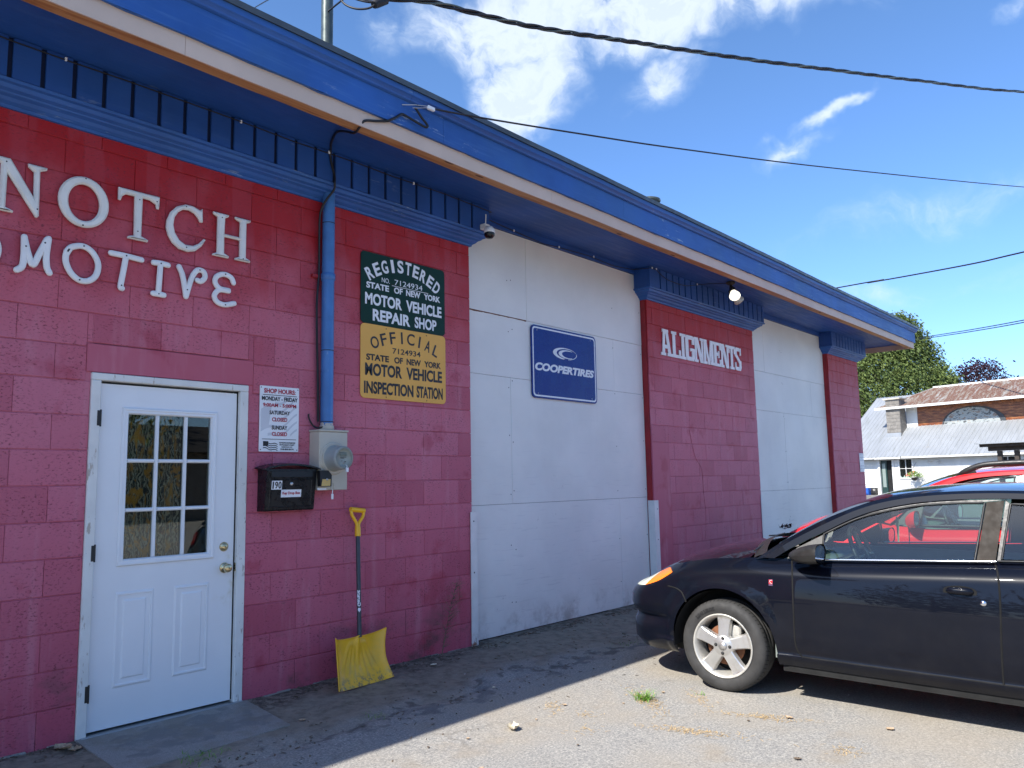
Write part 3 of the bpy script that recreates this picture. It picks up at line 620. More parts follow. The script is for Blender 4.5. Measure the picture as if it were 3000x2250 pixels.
# opening hours sign
T = thing('shop_hours_sign', 'small white opening hours notice above the black drop box', 'sign', (1.055, 0, 1.64))
plate('sign_board', rrect(1.055, 1.370, 1.636, 2.094, .004, 2), -.009, -.004, MT['white'], T)
m = MB()  # pale waving flag printed behind the text
for k in range(6):
    z = 1.99 - k * .055; A = []; B_ = []
    for i in range(17):
        x = 1.066 + .29 * i / 16; w = .018 * sin(i * .5) + .10 * (i / 16) ** 1.5 - .03; A.append((x, -.0094, z + w)); B_.append((x, -.0094, z + w - .022 * (1 - .3 * i / 16)))
    sel = range(0 if k > 2 else 6, 16)
    for i in sel:
        if A[i][2] < 2.03 and B_[i][2] > 1.74: m.add([A[i], A[i + 1], B_[i + 1], B_[i]], [(0, 1, 2, 3)])
m.add([(1.066, -.0093, 1.93), (1.066, -.0093, 1.80), (1.125, -.0093, 1.80), (1.148, -.0093, 1.95), (1.10, -.0093, 1.955)], [(0, 1, 2, 3, 4)]); m.obj('printed_flag', MT['greyprint'], T)
y = -.0098
for q_, a_, b_, c_, d_, bd, mm in (('SHOP HOURS:', 1.086, 1.340, 2.044, 2.077, .034, 'redprint'), ('9:00AM - 5:00PM', 1.080, 1.347, 1.948, 1.974, .03, 'redprint'), ('CLOSED', 1.153, 1.275, 1.847, 1.876, .03, 'redprint'), ('CLOSED', 1.153, 1.275, 1.746, 1.774, .03, 'redprint'),
        ('MONDAY - FRIDAY', 1.070, 1.358, 1.992, 2.022, .03, 'black'), ('SATURDAY', 1.132, 1.296, 1.896, 1.923, .03, 'black'), ('SUNDAY', 1.151, 1.276, 1.790, 1.819, .03, 'black'), ('TOP NOTCH AUTOMOTIVE', 1.212, 1.343, 1.694, 1.704, .03, 'black'), ('190 PLEASANT STREET', 1.216, 1.336, 1.680, 1.689, .03, 'black'), ('KEESEVILLE, NY', 1.232, 1.320, 1.665, 1.674, .03, 'black'), ('518-834-8174', 1.224, 1.330, 1.648, 1.660, .03, 'black')):
    m = MB(); text(m, q_, a_, b_, c_, d_, y, bold=bd); m.obj('printed_line', MT[mm], T)
MB().box(1.077, 1.351, y - .001, y, 2.030, 2.034).obj('printed_rule', MT['black'], T); MB().box(1.077, 1.350, y - .001, y, 1.721, 1.7245).obj('printed_rule', MT['black'], T)
m = MB(); m.box(1.086, 1.126, y - .001, y, 1.676, 1.708)
for k in range(4):
    A = [(1.086 + .114 * i / 12, y, 1.706 - k * .014 + .005 * sin(i * .8) - .016 * i / 12) for i in range(13)]; m.ladder(A[3 if k < 2 else 0:], [(p[0], y, p[2] - .006) for p in A][3 if k < 2 else 0:])
m.obj('printed_emblem', MT['black'], T); screws([(1.065, 2.082), (1.360, 2.082), (1.067, 1.650), (1.358, 1.650)], -.009, T, .004)

# raised letters on the wall
def poly_letter(P, T, y0=-.008, y1=-.026, bev=.010, mat='letter'):
    cu_ = bpy.data.curves.new('letter', 'CURVE'); cu_.dimensions = '2D'; cu_.fill_mode = 'BOTH'; cu_.bevel_depth = bev; cu_.bevel_resolution = 0; cu_.extrude = .006; cu_.offset = -bev
    for ring_ in P:
        s = cu_.splines.new('POLY'); s.points.add(len(ring_) - 1); s.use_cyclic_u = True
        for q, (a, b) in zip(s.points, ring_): q.co = (a, b, 0, 1)
    ob = bpy.data.objects.new('tmp', cu_); COL.objects.link(ob); dg = bpy.context.evaluated_depsgraph_get(); me = bpy.data.meshes.new_from_object(ob.evaluated_get(dg)); bpy.data.objects.remove(ob)
    m = MB(); m.add([(v.co.x, -.019 - v.co.z, v.co.y) for v in me.vertices], [tuple(p.vertices) for p in me.polygons]); return m.obj('letter', MT[mat], T, fix=True)
def ell(cx, cz, rx, rz, n=40, tilt=0.): return [(cx + rx * cos(2 * pi * i / n), cz + rz * sin(2 * pi * i / n)) for i in range(n)]
LN = [(-.628, 3.244), (-.54, 3.244), (-.415, 3.051), (-.419, 3.2), (-.45, 3.224), (-.451, 3.242), (-.352, 3.242), (-.353, 3.228), (-.388, 3.211), (-.384, 2.95), (-.391, 2.939), (-.4, 2.94), (-.552, 3.159), (-.553, 2.961), (-.513, 2.948), (-.515, 2.937), (-.62, 2.937), (-.619, 2.948), (-.586, 2.967), (-.585, 3.205), (-.626, 3.232)]
LT = [(.048, 3.242), (.184, 3.242), (.304, 3.242), (.301, 3.162), (.287, 3.161), (.280, 3.190), (.244, 3.207), (.197, 3.209), (.196, 2.961), (.240, 2.945), (.236, 2.932), (.114, 2.932), (.115, 2.945), (.152, 2.958), (.147, 3.209), (.094, 3.207), (.072, 3.190), (.063, 3.161), (.049, 3.162)]
LC = [(.592, 3.238), (.576, 3.222), (.524, 3.240), (.474, 3.238), (.416, 3.210), (.377, 3.165), (.355, 3.106), (.352, 3.057), (.366, 3.007), (.396, 2.964), (.442, 2.933), (.5, 2.925), (.551, 2.941), (.592, 2.982), (.618, 3.03), (.608, 3.036), (.574, 2.997), (.533, 2.972), (.482, 2.969), (.44, 2.991), (.41, 3.033), (.398, 3.083), (.404, 3.135), (.426, 3.173), (.458, 3.2), (.5, 3.206), (.538, 3.193), (.565, 3.166), (.579, 3.142), (.596, 3.146)]
LH = [(.669, 3.241), (.782, 3.241), (.78, 3.228), (.755, 3.212), (.752, 3.103), (.866, 3.103), (.868, 3.212), (.829, 3.228), (.828, 3.242), (.948, 3.242), (.944, 3.228), (.915, 3.213), (.915, 2.968), (.95, 2.953), (.948, 2.940), (.834, 2.940), (.836, 2.953), (.868, 2.967), (.867, 3.083), (.752, 3.083), (.753, 2.969), (.789, 2.953), (.786, 2.939), (.67, 2.939), (.673, 2.951), (.702, 2.965), (.701, 3.212), (.67, 3.226)]
T = thing('shop_name_sign', 'upper row of big cream serif letters reading NOTCH on the wall', 'sign', (0, 0, 2.93))
for P, sc_ in (([LN], [(-.562, 3.218), (-.396, 2.985)]), ([ell(-.146, 3.094, .142, .154), ell(-.146, 3.090, .088, .112)[::-1]], [(-.146, 3.236), (-.15, 2.95)]), ([LT], [(.174, 3.19), (.283, 3.205), (.17, 2.985)]), ([LC], [(.476, 3.222), (.485, 2.95)]), ([LH], [(.728, 3.21), (.89, 2.955)])):
    o = poly_letter(P, T); screws(sc_, -.0335, o, .0055)
# top of the word before it, outside the picture to the left
T = thing('trade_name_sign', 'lower row of rounded white script-like letters reading OMOTIVE', 'sign', (0, 0, 2.6))
def stroke_letter(strokes, T, sc_, w=.0185):
    m = MB()
    for q, s in enumerate(strokes):
        C_ = cat_rom([(a, 0, b) for a, b in s], 6) if len(s) > 2 else [Vector((s[0][0], 0, s[0][1])), Vector((s[1][0], 0, s[1][1]))]
        n = 10; V = []; F = []
        def sect(p, t, k):
            side = Vector((-t.z, 0, t.x)); return [p + side * w * k * cos(2 * pi * i / n) + Vector((0, -.020 - q * .0006 + .010 * (k if k < 1 else 1) * max(-1, min(1, 1.5 * sin(2 * pi * i / n))), 0)) for i in range(n)]
        pts = []; t0 = (C_[1] - C_[0]).normalized(); t1 = (C_[-1] - C_[-2]).normalized()
        for e in (-.98, -.8, -.5): pts.append((C_[0] + t0 * w * e, t0, sqrt(1 - e * e)))
        for i, p in enumerate(C_): t_ = (C_[min(i + 1, len(C_) - 1)] - C_[max(i - 1, 0)]).normalized(); pts.append((p, t_, 1))
        for e in (.5, .8, .98): pts.append((C_[-1] + t1 * w * e, t1, sqrt(1 - e * e)))
        for p, t_, k in pts: V += sect(p, t_, k)
        for i in range(len(pts) - 1):
            for k in range(n): F.append((i * n + k, i * n + (k + 1) % n, (i + 1) * n + (k + 1) % n, (i + 1) * n + k))
        F.append(tuple(range(n))); F.append(tuple(range((len(pts) - 1) * n, len(pts) * n))[::-1]); m.add(V, F, True)
    o = m.obj('letter', MT['letter2'], T, fix=True); screws(sc_, -.0305, o, .005)
OO = [(-.227, 2.775), (-.200, 2.808), (-.144, 2.826), (-.095, 2.808), (-.060, 2.763), (-.049, 2.715), (-.062, 2.66), (-.100, 2.624), (-.150, 2.619), (-.196, 2.650), (-.226, 2.705), (-.230, 2.755), (-.214, 2.792)]
stroke_letter([[(a - .525, b - .004) for a, b in OO]], T, [])
stroke_letter([[(-.449, 2.812), (-.446, 2.713), (-.452, 2.645), (-.477, 2.619)], [(-.447, 2.80), (-.427, 2.724), (-.399, 2.662), (-.368, 2.736), (-.333, 2.822)], [(-.326, 2.829), (-.333, 2.736), (-.328, 2.665), (-.313, 2.632)]], T, [(-.441, 2.76), (-.345, 2.80)])
stroke_letter([OO], T, [(-.137, 2.826), (-.152, 2.619)])
stroke_letter([[(.022, 2.819), (.11, 2.818), (.204, 2.812)], [(.11, 2.812), (.097, 2.716), (.085, 2.625), (.093, 2.612)]], T, [(.11, 2.818), (.087, 2.628)])
stroke_letter([[(.282, 2.811), (.325, 2.814), (.373, 2.811)], [(.325, 2.812), (.317, 2.618)], [(.285, 2.613), (.352, 2.612)]], T, [(.325, 2.812), (.317, 2.614)])
stroke_letter([[(.446, 2.815), (.473, 2.755), (.498, 2.628)], [(.498, 2.628), (.527, 2.74), (.551, 2.794), (.58, 2.82), (.615, 2.81), (.622, 2.774), (.595, 2.745), (.572, 2.748)]], T, [(.583, 2.818), (.502, 2.672)])
stroke_letter([[(.829, 2.777), (.809, 2.811), (.759, 2.824), (.709, 2.802), (.695, 2.76), (.727, 2.722), (.794, 2.718)], [(.794, 2.714), (.727, 2.710), (.693, 2.668), (.712, 2.628), (.765, 2.615), (.837, 2.635)]], T, [(.765, 2.824), (.77, 2.614)])

# slab lettering ALIGNMENTS : bars on a unit cell, each bar a hair prouder so none are flush
SL = {'A': [[(.30, 1), (.62, 1), (.92, .0), (.66, 0), (.46, .80)], [(.22, .92), (.40, .98), (.32, 0), (.10, 0)], [(.25, .28), (.75, .28), (.72, .42), (.28, .42)], [(.0, 0), (.42, 0), (.42, .11), (.0, .11)], [(.55, 0), (1, 0), (1, .11), (.55, .11)], [(.14, 1), (.66, 1), (.66, .89), (.14, .89)]],
      'L': [[(.12, 0), (.42, 0), (.42, 1), (.12, 1)], [(0, .89), (.56, .89), (.56, 1), (0, 1)], [(0, 0), (1, 0), (1, .12), (0, .12)], [(.80, 0), (1, 0), (1, .32), (.80, .32)]],
      'I': [[(.28, 0), (.72, 0), (.72, 1), (.28, 1)], [(0, .89), (1, .89), (1, 1), (0, 1)], [(0, 0), (1, 0), (1, .11), (0, .11)]],
      'G': [[(.0, .15), (.32, .15), (.32, .85), (.0, .85)], [(.0, .84), (.14, 1), (.80, 1), (.94, .86), (.70, .84)], [(.0, .16), (.14, 0), (.86, 0), (.98, .16)], [(.68, .10), (.98, .10), (.98, .48), (.68, .48)], [(.50, .38), (1, .38), (1, .50), (.50, .50)], [(.70, .66), (.96, .66), (.96, .98), (.70, .94)]],
      'N': [[(.08, 0), (.26, 0), (.26, 1), (.08, 1)], [(.10, 1), (.42, 1), (.92, 0), (.62, 0)], [(.76, 0), (.93, 0), (.93, 1), (.76, 1)], [(0, .90), (.38, .90), (.38, 1), (0, 1)], [(.62, .90), (1, .90), (1, 1), (.62, 1)], [(0, 0), (.38, 0), (.38, .11), (0, .11)]],
      'M': [[(.06, 0), (.24, 0), (.24, 1), (.06, 1)], [(.08, 1), (.32, 1), (.58, .0), (.44, 0)], [(.68, 1), (.92, 1), (.58, 0), (.46, 0)], [(.72, 0), (.94, 0), (.94, 1), (.72, 1)], [(0, .90), (.34, .90), (.34, 1), (0, 1)], [(.66, .90), (1, .90), (1, 1), (.66, 1)], [(0, 0), (.33, 0), (.33, .11), (0, .11)], [(.64, 0), (1, 0), (1, .11), (.64, .11)]],
      'E': [[(.10, 0), (.42, 0), (.42, 1), (.10, 1)], [(0, .88), (1, .88), (1, 1), (0, 1)], [(.3, .44), (.74, .44), (.74, .58), (.3, .58)], [(0, 0), (1, 0), (1, .12), (0, .12)], [(.80, .70), (1, .70), (1, 1), (.80, 1)], [(.80, 0), (1, 0), (1, .30), (.80, .30)], [(.62, .36), (.76, .36), (.76, .66), (.62, .66)]],
      'T': [[(.34, 0), (.66, 0), (.66, 1), (.34, 1)], [(0, .88), (1, .88), (1, 1), (0, 1)], [(0, .68), (.16, .68), (.16, 1), (0, 1)], [(.84, .68), (1, .68), (1, 1), (.84, 1)], [(.18, 0), (.82, 0), (.82, .11), (.18, .11)]],
      'S': [[(.04, .60), (.34, .56), (.34, .86), (.04, .86)], [(.04, .84), (.2, 1), (.74, 1), (.90, .85)], [(.06, .64), (.34, .70), (.96, .38), (.70, .28)], [(.66, .14), (.96, .14), (.96, .44), (.66, .44)], [(.06, .16), (.22, 0), (.82, 0), (.96, .16)], [(.02, .02), (.18, .02), (.18, .34), (.02, .34)], [(.78, .68), (.94, .68), (.94, 1), (.78, .98)]]}
T = thing('alignments_sign', 'condensed white slab letters reading ALIGNMENTS on the red pier', 'sign', (6.5, 0, 2.89))
WD = [.27, .22, .15, .24, .25, .30, .22, .25, .20, .21]; x = 6.49; xs = []
for ch, w in zip('ALIGNMENTS', WD):
    m = MB()
    for q, P in enumerate(SL[ch]): m.prism([(x + a * w, 2.895 + b * .328) for a, b in P], lambda a, b, q=q: (a, -.014 - .0007 * q, b), lambda a, b, q=q: (a, -.006 + .0004 * q, b))
    o = m.obj('letter', MT['letter2'], T, fix=True); x += w - .010

# ------------------------------------------------------------------ drop box
T = thing('drop_box', 'black wall mounted key drop box numbered 190 beside the door', 'mailbox', (1.05, 0, 1.22))
prof = [(0, 1.228), (-.082, 1.228), (-.090, 1.238), (-.118, 1.500), (-.118, 1.512), (0, 1.515)]
m = MB(); A = [(1.056, y, z) for y, z in prof]; B = [(1.450, y, z) for y, z in prof]; n = len(prof)
m.add(A, [tuple(range(n))]); m.add(B, [tuple(range(n))[::-1]]); m.add(A + B, [(i, i + n, (i + 1) % n + n, (i + 1) % n) for i in range(n)]); m.obj('box_body', MT['blackmetal'], T, fix=True)
m = MB(); top = []; bot = []
for i in range(15):
    u = i / 14; x = 1.030 + .444 * u; top.append((x, 1.518 + .034 * sin(pi * u) ** .8 + .004)); bot.append((x, 1.513 + .030 * sin(pi * u) ** .8))
m.prism(top + bot[::-1], lambda a, b: (a, -.138, b - .006), lambda a, b: (a, .0, b + .004)); m.obj('lid', MT['blackmetal'], T, fix=True)
m = MB()
for y_, poly in ((-.1175, [(1.09, 1.455), (1.42, 1.455), (1.42, 1.503), (1.09, 1.503)]),): m.cbox(1.088, 1.424, -.121, -.113, 1.456, 1.500, .002)
m.obj('slot_flap', MT['blackplastic'], T)
fy = lambda z: -.090 - (z - 1.238) * (.028 / .262)
m = MB(); ring(m, 1.085, 1.425, 1.250, 1.446, [(0, 0), (.003, -.003), (.008, -.003), (.011, 0)]); m.v = [(x, fy(z) + y - .0004, z) for x, y, z in m.v]; m.obj('door_rim', MT['blackmetal'], T, fix=True)
MB().lathe([(0, -.012), (.009, -.012), (.012, -.009), (.013, 0)], (1.249, fy(1.412), 1.412), (0, 1, 0), 16).obj('lock', MT['steel'], T)
m = MB().box(1.096, 1.176, -.003, -.001, 1.374, 1.434); m.v = [(x, fy(z) + y, z) for x, y, z in m.v]; m.obj('number_label', MT['white'], T)
m = MB(); text(m, '1', 1.102, 1.112, 1.380, 1.428, -.0035, bold=.02); text(m, '9', 1.121, 1.144, 1.380, 1.428, -.0035, bold=.02); text(m, '0', 1.148, 1.171, 1.380, 1.428, -.0035, bold=.02); m.v = [(x, fy(z) + y, z) for x, y, z in m.v]; m.obj('number', MT['black'], T)
m = MB().box(1.174, 1.334, -.003, -.001, 1.320, 1.372); m.v = [(x, fy(z) + y, z) for x, y, z in m.v]; m.obj('paper_label', MT['white'], T)
m = MB(); text(m, 'Key Drop Box', 1.184, 1.326, 1.334, 1.358, -.0035, bold=.03); m.v = [(x, fy(z) + y, z) for x, y, z in m.v]; m.obj('label_text', MT['redprint'], T)

# ------------------------------------------------------------------ electricity meter
T = thing('electric_meter', 'tan electric meter box with round grey meter under the blue conduit', 'electric meter', (1.46, 0, 1.36))
MB().cbox(1.468, 1.716, -.125, -.0, 1.362, 1.782, .004).obj('meter_box', MT['tan'], T); MB().cbox(1.462, 1.722, -.132, -.0, 1.783, 1.797, .003).obj('box_hood', MT['tan'], T)
c = (1.592, -.125, 1.590)
MB().lathe([(.118, 0), (.118, -.004), (.110, -.007), (.104, -.007), (.100, -.004), (.094, -.012)], c, (0, 1, 0), 36).obj('socket_ring', MT['tan'], T)
MB().lathe([(.094, -.010), (.086, -.020), (.086, -.095), (.084, -.120), (.078, -.128), (.068, -.130), (.064, -.127)], c, (0, 1, 0), 36).obj('meter_body', MT['greyplastic'], T)
f = MB().lathe([(0, -.112), (.064, -.112), (.064, -.127)], c, (0, 1, 0), 30).obj('meter_face', plain('meter_face_grey', (.46, .48, .44), .4, 0, .04), T)
MB().box(1.562, 1.622, -.240, -.238, 1.605, 1.630).obj('display', MT['lcd'], T)
m = MB(); 
for zz, a, b in ((1.596, 1.565, 1.618), (1.588, 1.568, 1.600), (1.568, 1.575, 1.585), (1.563, 1.604, 1.618)): m.box(a, b, -.239, -.238, zz - .002, zz + .002)
m.obj('face_print', MT['black'], T); MB().lathe([(0, -.116), (.008, -.115), (.009, -.112)], (1.597, -.125, 1.556), (0, 1, 0), 12).obj('face_button', MT['steel'], T)
MB().lathe([(0, -.1315), (.080, -.1315)], c, (0, 1, 0), 30).obj('meter_cover', MT['clearplastic'], T)
MB().cbox(1.600, 1.620, -.268, -.256, 1.488, 1.520, .002).tube([(1.61, -.25, 1.515), (1.61, -.262, 1.53), (1.605, -.25, 1.54)], .0025, 6).obj('meter_seal', MT['white'], T)
m = MB(); m.prism([(1.449, 1.502), (1.520, 1.502), (1.551, 1.470), (1.548, 1.388), (1.455, 1.388)], lambda a, b: (a, -.126, b), lambda a, b: (a, -.162, b)); k = m.obj('key_safe', MT['blackplastic'], T, fix=True)
MB().prism([(1.470, 1.440), (1.540, 1.440), (1.537, 1.392), (1.462, 1.392)], lambda a, b: (a, -.1625, b), lambda a, b: (a, -.164, b)).obj('gold_plate', MT['gold'], k, fix=True); MB().lathe([(0, -.006), (.008, -.005), (.009, 0)], (1.508, -.164, 1.438), (0, 1, 0), 12).obj('key_barrel', MT['steel'], k)
m = MB(); ring(m, 1.566, 1.594, 1.362, 1.412, [(0, 0), (.002, -.003), (.004, 0)]); m.v = [(x, y - .1255, z) for x, y, z in m.v]; m.obj('hasp', MT['tan'], T, fix=True)
MB().cbox(1.568, 1.586, -.138, -.130, 1.296, 1.335, .002).tube([(1.577, -.134, 1.334), (1.580, -.134, 1.365)], .003, 6).obj('padlock_tag', MT['white'], T); MB().box(1.455, 1.530, -.1275, -.1262, 1.364, 1.380).obj('data_label', MT['white'], T)

# ------------------------------------------------------------------ conduit and mast
T = thing('service_conduit', 'vertical blue painted conduit pipe running up the wall from the meter', 'pipe', (1.578, -.055, 1.8))
MB().lathe([(.0465, 0), (.0465, 1.14), (.0465, 1.80)], (1.578, -.0565, 1.797), (0, 0, 1), 24).obj('pipe', MT['conduit'], T)
MB().lathe([(.047, 0), (.053, .004), (.053, .05), (.047, .055)], (1.578, -.0565, 2.92), (0, 0, 1), 24).obj('coupling', MT['conduit'], T); MB().lathe([(.050, 0), (.053, .003), (.053, .030), (.050, .034)], (1.578, -.0565, 1.797), (0, 0, 1), 24).obj('locknut', MT['tan'], T)
MB().cbox(1.462, 1.530, -.030, -.004, 2.936, 2.962, .002).obj('strap', MT['red'], T)
for z in (1.855, 2.385, 3.36): MB().lathe([(.0475, 0), (.0490, .003), (.0475, .006)], (1.578, -.0565, z), (0, 0, 1), 20).obj('cable_tie', MT['cable'], T)
T = thing('service_mast', 'dark vertical metal mast pipe rising from the blue roof edge', 'mast', (1.598, .0, 4.15))
MB().lathe([(.047, 0), (.047, 1.35)], (1.600, 0.02, 4.18), (0, 0, 1), 24).obj('mast_pipe', MT['darksteel'], T); MB().lathe([(.085, 0), (.068, .05), (.056, .62), (.050, .64), (.047, .65)], (1.600, .02, 4.18), (0, 0, 1), 24).obj('flashing', MT['alu'], T)
MB().lathe([(.06, 0), (.075, .05), (.07, .12), (.03, .17), (0, .18)], (1.600, .0, 5.50), (0, -.5, 1), 20).obj('weatherhead', MT['darksteel'], T)

T = thing('roof_vent', 'small round metal vent cap poking above the blue roof edge', 'vent', (5.36, -.60, 4.22))
MB().lathe([(.06, 0), (.06, .17)], (5.36, -.60, 4.21), (0, 0, 1), 16).obj('stack', MT['alu'], T); MB().lathe([(.115, .0), (.125, .012), (.12, .03), (.06, .055), (0, .062)], (5.36, -.60, 4.37), (0, 0, 1), 24).lathe([(0, .005), (.115, .0)], (5.36, -.60, 4.37), (0, 0, 1), 24).obj('cap', MT['darksteel'], T)

# ------------------------------------------------------------------ snow shovel
T = thing('snow_shovel', 'yellow bladed snow shovel leaning on the pink wall', 'shovel', (1.76, -.2, 0))
top = Vector((1.868, -.050, 1.225)); foot = Vector((1.765, -.215, .300)); ax = (top - foot).normalized()
MB().tube([foot + ax * .012, foot + ax * .3, foot + ax * .745], .0165, 12).obj('shaft', MT['shaft'], T)
sidev = Vector((1, .05, .0)); sidev = (sidev - ax * sidev.dot(ax)).normalized(); g0 = foot + ax * .73
m = MB().tube([g0, g0 + ax * .065, g0 + ax * .085], [.0225, .0215, .018], 12)
for s in (-1, 1): m.tube(cat_rom([g0 + ax * .075 + sidev * s * .006, g0 + ax * .105 + sidev * s * .016, g0 + ax * .150 + sidev * s * .050, g0 + ax * .175 + sidev * s * .058, g0 + ax * .196 + sidev * s * .058], 5), .0125, 10, flat=1.0)
m.tube([g0 + ax * .197 - sidev * .066, g0 + ax * .197 + sidev * .066], .0185, 14); m.obj('grip', MT['shovel'], T)
# blade: scoop surface from the shaft socket down to the cutting edge
bt = Vector((1.797, -.178, .298)); TL, TR, BL, BR = Vector((1.505, -.235, .318)), Vector((2.010, -.165, .312)), Vector((1.455, -.345, .006)), Vector((1.968, -.300, .000))
m = MB(); rows = []; rows2 = []; NU, NV = 44, 26
nb = Vector((0, -1, .45)).normalized()
for i in range(NV + 1):
    v = i / NV; r = []; r2 = []
    for j in range(NU + 1):
        u = j / NU; p = TL.lerp(TR, u).lerp(BL.lerp(BR, u), v)
        dep_ = .060 * (1 - (2 * abs(u - .5)) ** 6) * (1 - .2 * v) + .030 * sin(pi * v)
        p = p - nb * (dep_ - .055)
        p.z += .010 * (1 - v) * (abs(u - .5) * 2) ** 3; p.x += (u - .5) * .03 * (sin(pi * v) * -1.4)
        th_ = math.atan2(u - .5, v + .16)
        rib = 0
        for k_ in (-3, -2, -1, 1, 2, 3): rib += math.exp(-((u - .5 - k_ * (.028 + .118 * v ** .8)) / (.014 + .010 * v)) ** 2) * sstep(v, .03, .16) * sstep(v, .92 - .05 * abs(k_), .70 - .05 * abs(k_))
        rib *= .013; rib += .030 * math.exp(-((u - .5) / .030) ** 2) * sstep(v, .80, .0)
        p = p + nb * rib; r.append(p); r2.append(p - nb * .004)
    rows.append(r); rows2.append(r2)
m.grid(rows); m.grid(rows2, flip=True)
def border(rs): return rs[0] + [r[-1] for r in rs[1:]] + rs[-1][::-1][1:] + [r[0] for r in rs[::-1]][1:]
m.ladder(border(rows), border(rows2)); m.tube(border(rows)[:NU + 1], .0045, 6); m.tube([r[0] for r in rows], .004, 6); m.tube([r[-1] for r in rows], .004, 6)
m.obj('blade', MT['shovel'], T, fix=False)
m = MB(); V, F = text_mb('Garant', .04); r_ = .0172
for u, v, w in V:
    s_ = .225 + u * .115; off = (v - .5) * .026; p = foot + ax * s_; n_ = Vector((-.55, -.83, 0)); n_ = (n_ - ax * n_.dot(ax)).normalized(); sd_ = ax.cross(n_) ; a_ = off / r_
    m.v.append(tuple(p + (n_ * cos(a_) - sd_ * -sin(a_)) * (r_ + .0004 * w)))
m.f += F; m.sm += [False] * len(F)
for q in ((.200, 0.0),):
    p = foot + ax * q[0]; n_ = Vector((-.55, -.83, 0)); n_ = (n_ - ax * n_.dot(ax)).normalized(); sd_ = ax.cross(n_)
    m.add([p + n_ * .0178 + ax * a - sd_ * b for a, b in ((-.016, 0), (0, .011), (.014, .008), (.014, -.008), (0, -.011))], [(0, 1, 2, 3, 4)])
m.obj('shaft_lettering', MT['white'], T)

# ------------------------------------------------------------------ corner guards
def guard(name, label, polys, z0, z1, group='white angle irons guarding the bay corners'):
    t_ = thing(name, label, 'corner guard', (polys[0][0][0], 0, 0), 0, group)
    m = MB()
    for P in polys: m.prism(P, lambda a, b: (a, b, z0), lambda a, b: (a, b, z1))
    m.obj('angle_iron', MT['guard'], t_, fix=True); return t_
t = NT('white_painted_steel'); x, y, z = t.xyz; c = t.vary((.70, .70, .68), .06, 6); c = t.mix(t.math('MULTIPLY', t.rng(t.noise(20, 5, .7), .40, .6), t.rng(z, .13, .02)), c, (.22, .10, .05)); c = t.mix(t.rng(t.noise(15, 4, .7), .70, .73), c, (.35, .30, .27)); MT['guard'] = t.done(c, .45)
G = guard('corner_guard', 'white angle iron on the corner between pink wall and big white bay', [[(3.128, -.016), (3.206, -.016), (3.206, .020), (3.199, .020), (3.199, -.008), (3.128, -.008)]], -.035, 1.14); screws([(3.165, 1.06), (3.165, .62)], -.016, G, .007)
G = guard('corner_guard', 'white angle iron at the left foot of the alignments pier, behind the hood', [[(6.195, -.012), (6.285, -.012), (6.285, -.004), (6.203, -.004), (6.203, .075), (6.195, .075)]], -.03, 1.15); screws([(6.255, 1.05), (6.25, .7)], -.012, G, .007)
guard('corner_guard', 'white angle iron at the right edge of the alignments pier', [[(9.118, -.012), (9.158, -.012), (9.158, .08), (9.150, .08), (9.150, -.004), (9.118, -.004)]], -.03, 1.138)

# ------------------------------------------------------------------ twin floodlight
T = thing('twin_floodlight', 'old twin bulb floodlight under the soffit above the alignments pier', 'floodlight', (7.50, -.48, 3.9))
MT['dirty'] = plain('dirty_bronze_fitting', (.055, .047, .036), .7, .2, .5, 25); t = NT('lit_reflector_bulb'); t.done((.9, .88, .8), .2, 0, None, Emission_Color=(1, .93, .75, 1), Emission_Strength=.8); MT['bulb'] = t.m; MT['bulb_off'] = plain('dusty_reflector_bulb', (.55, .53, .45), .3, 0, .2, 20)
MB().lathe([(.055, 0), (.058, -.02), (.04, -.035), (.02, -.045)], (7.50, -.48, 3.897), (0, 0, 1), 16).obj('base_plate', MT['dirty'], T)
def lamp(a, b, mt):
    a = Vector(a); b = Vector(b); d = (b - a).normalized(); h = MB().tube([Vector((7.50, -.48, 3.86)), a], .016, 8).lathe([(0, -.01), (.034, 0), (.040, .03), (.040, .09), (.052, .12)], a, d, 16).obj('lamp_holder', MT['dirty'], T)
    MB().lathe([(.036, .09), (.045, .12), (.066, .175), (.070, .190), (.064, .202), (.03, .210), (0, .212)], a, d, 20).obj('bulb', mt, h)
lamp((7.47, -.51, 3.80), (7.30, -.64, 3.60), MT['bulb']); lamp((7.53, -.46, 3.80), (7.70, -.53, 3.62), MT['bulb_off'])

T = thing('security_camera', 'small white dome security camera with aerial on the frieze corner', 'security camera', (3.22, -.2, 3.62))
MB().cbox(3.165, 3.235, -.20, -.135, 3.665, 3.715, .006).tube([(3.20, -.19, 3.69), (3.165, -.235, 3.66), (3.155, -.27, 3.645)], .012, 8).obj('bracket', MT['white'], T)
MB().lathe([(0, .058), (.03, .052), (.047, .03), (.05, 0), (.046, -.012)], (3.135, -.28, 3.60), (.1, .1, 1), 20).obj('housing', MT['white'], T); MB().lathe([(.047, -.010), (.047, -.03), (.032, -.050), (0, -.058)], (3.135, -.28, 3.60), (.1, .1, 1), 20).obj('lens_dome', plain('glossy_black_dome', (.006, .006, .007), .06, 0, 0), T); MB().tube([(3.185, -.19, 3.70), (3.185, -.195, 3.80)], .005, 8).obj('aerial', MT['white'], T)

